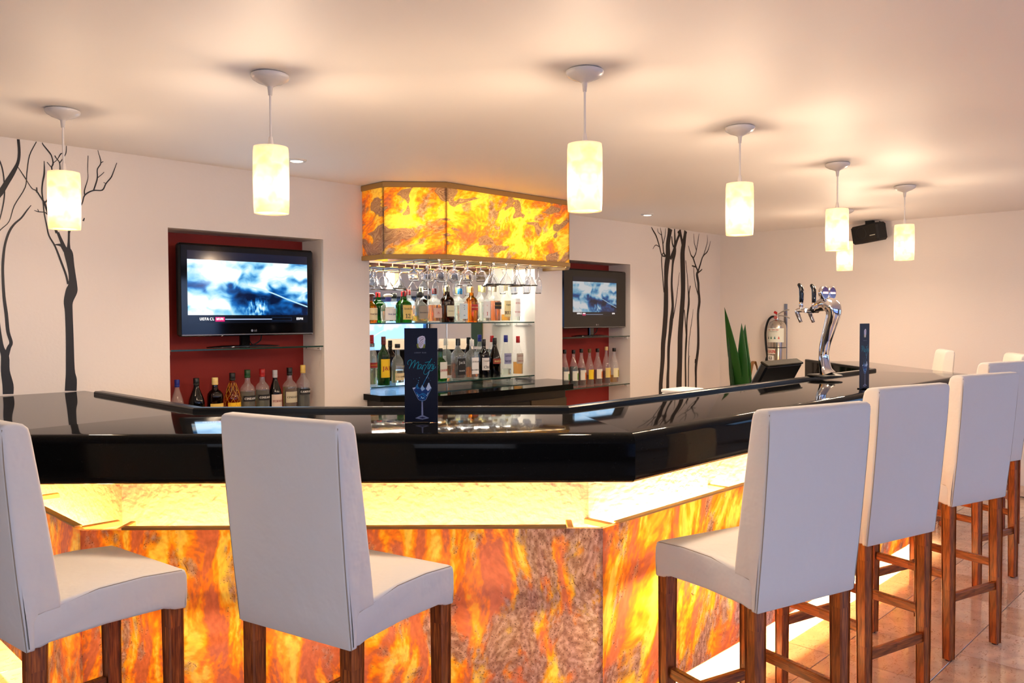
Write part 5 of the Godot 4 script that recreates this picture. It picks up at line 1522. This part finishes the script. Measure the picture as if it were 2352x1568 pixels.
# outlines of the tree stickers: u, height and width along each stroke
const STROKES := {
	"a": [[1.392, 1.139, 0.0554, 1.395, 1.195, 0.0538, 1.392, 1.25, 0.0419, 1.392, 1.422, 0.0368, 1.39, 1.539, 0.0367, 1.389, 1.593, 0.0434, 1.405, 1.647, 0.0547, 1.411, 1.679, 0.042, 1.409, 1.729, 0.0335, 1.402, 1.783, 0.0351, 1.394, 1.836, 0.0417, 1.386, 1.861, 0.0299], [1.383, 1.849, 0.0282, 1.362, 1.875, 0.0181, 1.332, 1.877, 0.0049], [1.374, 1.866, 0.0198, 1.357, 1.91, 0.0148, 1.346, 1.94, 0.0131], [1.394, 1.85, 0.0216, 1.396, 1.89, 0.0116, 1.398, 1.944, 0.01], [1.389, 1.681, 0.01, 1.38, 1.728, 0.0099, 1.36, 1.79, 0.0099, 1.333, 1.868, 0.0081, 1.306, 1.92, 0.0072, 1.296, 1.972, 0.0064, 1.286, 2.033, 0.0056, 1.282, 2.094, 0.0064, 1.278, 2.137, 0.0072, 1.282, 2.182, 0.0072, 1.29, 2.226, 0.008, 1.291, 2.288, 0.0032], [1.342, 1.935, 0.0134, 1.327, 1.982, 0.0118, 1.308, 2.019, 0.0101, 1.297, 2.052, 0.0101, 1.286, 2.085, 0.0101, 1.271, 2.109, 0.0069, 1.253, 2.137, 0.0069, 1.234, 2.147, 0.0045, 1.212, 2.182, 0.0038, 1.203, 2.198, 0.0052, 1.174, 2.245, 0.003], [1.256, 2.128, 0.0069, 1.255, 2.154, 0.0053], [1.286, 2.081, 0.0093, 1.3, 2.095, 0.0062, 1.306, 2.125, 0.0054, 1.323, 2.166, 0.0047, 1.33, 2.226, 0.0063], [1.308, 2.019, 0.0086, 1.289, 2.034, 0.0054, 1.259, 2.035, 0.0054, 1.242, 2.04, 0.003], [1.262, 2.035, 0.0038, 1.257, 2.048, 0.0031], [1.33, 2.226, 0.0071, 1.324, 2.26, 0.0063, 1.331, 2.282, 0.0063, 1.325, 2.316, 0.0055, 1.314, 2.335, 0.007, 1.289, 2.366, 0.0054, 1.284, 2.378, 0.003], [1.324, 2.26, 0.0047, 1.303, 2.285, 0.0031], [1.329, 2.282, 0.0039, 1.349, 2.302, 0.003, 1.367, 2.334, 0.0056, 1.379, 2.338, 0.0032], [1.398, 1.939, 0.0105, 1.397, 2.022, 0.0097, 1.377, 2.12, 0.0096, 1.359, 2.195, 0.0095, 1.355, 2.229, 0.0103, 1.362, 2.256, 0.0055, 1.36, 2.29, 0.0048, 1.347, 2.308, 0.0047, 1.339, 2.322, 0.0047], [1.36, 2.286, 0.0048, 1.376, 2.312, 0.004, 1.391, 2.342, 0.004, 1.394, 2.378, 0.0032], [1.398, 1.939, 0.0089, 1.423, 2.024, 0.0073, 1.461, 2.093, 0.0057, 1.476, 2.139, 0.0066, 1.516, 2.167, 0.0075, 1.561, 2.174, 0.0068, 1.58, 2.21, 0.006, 1.604, 2.242, 0.006, 1.615, 2.266, 0.0052, 1.636, 2.325, 0.003], [1.476, 2.137, 0.0058, 1.475, 2.165, 0.0058, 1.492, 2.224, 0.0033, 1.492, 2.273, 0.003, 1.495, 2.343, 0.003], [1.518, 2.166, 0.0067, 1.534, 2.216, 0.0067, 1.539, 2.243, 0.0059, 1.539, 2.279, 0.0051, 1.557, 2.316, 0.0051, 1.545, 2.368, 0.003, 1.543, 2.378, 0.003], [1.538, 2.234, 0.0042, 1.56, 2.255, 0.0034, 1.572, 2.269, 0.003], [1.557, 2.315, 0.0042, 1.569, 2.323, 0.0034], [1.581, 2.21, 0.0043, 1.568, 2.215, 0.0034], [1.466, 2.006, 0.0082, 1.472, 2.022, 0.0049]],
	"b": [[1.179, 2.378, 0.0123, 1.182, 2.316, 0.0123, 1.175, 2.264, 0.0138, 1.151, 2.209, 0.0198, 1.124, 2.159, 0.0226, 1.097, 2.109, 0.0254, 1.051, 2.045, 0.0265, 1.021, 1.967, 0.0291], [1.258, 2.378, 0.0039, 1.226, 2.305, 0.0047, 1.213, 2.217, 0.0047, 1.204, 2.147, 0.0046, 1.156, 2.055, 0.0046, 1.132, 1.976, 0.0038, 1.094, 1.932, 0.0045, 1.048, 1.868, 0.0051], [1.078, 2.302, 0.0044, 1.1, 2.258, 0.006, 1.112, 2.204, 0.006, 1.116, 2.128, 0.006, 1.111, 2.068, 0.006, 1.095, 1.99, 0.0045, 1.075, 1.921, 0.0044]],
	"c": [[1.113, 1.142, 0.0456, 1.113, 1.185, 0.0471, 1.103, 1.255, 0.0378, 1.103, 1.324, 0.0347, 1.09, 1.367, 0.021, 1.081, 1.444, 0.0164, 1.074, 1.53, 0.0149], [1.106, 1.319, 0.0241, 1.12, 1.366, 0.0182, 1.13, 1.392, 0.0152, 1.118, 1.444, 0.0151, 1.112, 1.53, 0.0151, 1.104, 1.615, 0.0135, 1.101, 1.726, 0.012, 1.104, 1.795, 0.012, 1.113, 1.864, 0.0105, 1.131, 1.925, 0.0106, 1.154, 1.965, 0.0091, 1.185, 1.998, 0.0077, 1.209, 2.035, 0.0062, 1.229, 2.064, 0.003]],
	"d": [[6.684, 0.766, 0.0645, 6.689, 0.889, 0.0645, 6.716, 1.084, 0.0695, 6.724, 1.24, 0.0742, 6.747, 1.37, 0.0791, 6.77, 1.565, 0.0794, 6.774, 1.735, 0.0747, 6.773, 1.865, 0.0653, 6.782, 1.996, 0.0795, 6.805, 2.101, 0.0798, 6.805, 2.219, 0.0703, 6.828, 2.312, 0.0658, 6.842, 2.375, 0.0802], [6.766, 2.099, 0.0232, 6.731, 2.137, 0.0184, 6.719, 2.214, 0.0161, 6.696, 2.302, 0.0137, 6.673, 2.372, 0.0068], [6.754, 2.099, 0.0185, 6.697, 2.109, 0.0137, 6.662, 2.184, 0.0159, 6.606, 2.283, 0.018, 6.55, 2.337, 0.0156, 6.523, 2.366, 0.0089], [6.737, 1.747, 0.0138, 6.713, 1.915, 0.0138, 6.697, 2.083, 0.0137, 6.731, 2.137, 0.0115], [6.662, 2.184, 0.0114, 6.595, 2.199, 0.009, 6.546, 2.158, 0.0044], [6.719, 2.214, 0.0092, 6.754, 2.294, 0.0092, 6.765, 2.372, 0.0069], [6.696, 2.302, 0.0091, 6.639, 2.324, 0.0068, 6.628, 2.362, 0.0045]],
	"e": [[6.805, 0.801, 0.0517, 6.816, 1.014, 0.0423, 6.822, 1.211, 0.0471, 6.85, 1.368, 0.0568, 6.868, 1.474, 0.0617, 6.891, 1.605, 0.0428, 6.884, 1.711, 0.0427, 6.872, 1.842, 0.0331, 6.89, 2.027, 0.0332, 6.918, 2.147, 0.0621, 6.93, 2.227, 0.0334, 6.922, 2.378, 0.0167], [6.847, 2.077, 0.0377, 6.906, 2.159, 0.0381, 6.965, 2.268, 0.0336, 7.001, 2.324, 0.029, 6.989, 2.363, 0.0241], [6.906, 2.199, 0.0238, 6.882, 2.237, 0.0189, 6.87, 2.302, 0.0141], [6.897, 1.493, 0.019, 6.944, 1.632, 0.012, 6.979, 1.792, 0.0096, 7.01, 1.953, 0.0048]],
	"f": [[7.007, 0.804, 0.0978, 7.018, 1.005, 0.0881, 7.023, 1.138, 0.0881, 7.029, 1.339, 0.0882, 7.053, 1.54, 0.0835, 7.076, 1.741, 0.0788, 7.075, 1.942, 0.0837, 7.067, 2.142, 0.0786, 7.091, 2.25, 0.064, 7.111, 2.332, 0.0493, 7.123, 2.373, 0.0544], [7.072, 2.222, 0.0441, 7.037, 2.313, 0.0389, 7.001, 2.37, 0.0727]],
	"g": [[7.13, 0.807, 0.0298, 7.124, 1.067, 0.0273, 7.135, 1.229, 0.0348, 7.145, 1.337, 0.0298, 7.151, 1.472, 0.0249, 7.183, 1.635, 0.035, 7.188, 1.743, 0.02, 7.212, 1.825, 0.015], [7.14, 1.324, 0.0223, 7.114, 1.499, 0.0148, 7.102, 1.58, 0.0123], [7.183, 1.648, 0.02, 7.162, 1.877, 0.0124, 7.124, 2.078, 0.0099], [7.179, 0.807, 0.0125, 7.185, 1.201, 0.01, 7.214, 1.363, 0.01, 7.251, 1.499, 0.0076, 7.269, 1.588, 0.003], [7.186, 0.997, 0.0075, 7.211, 1.105, 0.003]],
	"h": [[7.324, 0.798, 0.036, 7.323, 0.991, 0.0463, 7.363, 1.182, 0.0465, 7.367, 1.334, 0.0414, 7.361, 1.54, 0.0413, 7.386, 1.664, 0.0467, 7.37, 1.774, 0.0413, 7.364, 1.856, 0.0413, 7.338, 1.938, 0.0411, 7.351, 1.979, 0.0257, 7.312, 2.032, 0.0204, 7.261, 2.111, 0.0202, 7.223, 2.137, 0.0151, 7.173, 2.228, 0.0075], [7.351, 1.965, 0.0257, 7.402, 2.05, 0.0207, 7.453, 2.135, 0.0157, 7.545, 2.195, 0.0132, 7.603, 2.303, 0.0053], [7.453, 2.135, 0.013, 7.492, 2.192, 0.0105, 7.539, 2.292, 0.0079, 7.531, 2.364, 0.003], [7.274, 2.112, 0.0152, 7.324, 2.183, 0.0128, 7.286, 2.262, 0.0101, 7.272, 2.357, 0.0051], [7.324, 2.183, 0.0102, 7.357, 2.294, 0.0103, 7.374, 2.364, 0.0051], [7.351, 1.959, 0.0205, 7.415, 1.988, 0.0156, 7.436, 2.003, 0.0104], [7.325, 2.019, 0.0204, 7.241, 2.029, 0.0151], [7.37, 1.719, 0.0155, 7.313, 1.827, 0.0128, 7.282, 1.936, 0.0101, 7.274, 2.017, 0.0076], [7.318, 0.991, 0.0256, 7.305, 1.033, 0.0153]],
}
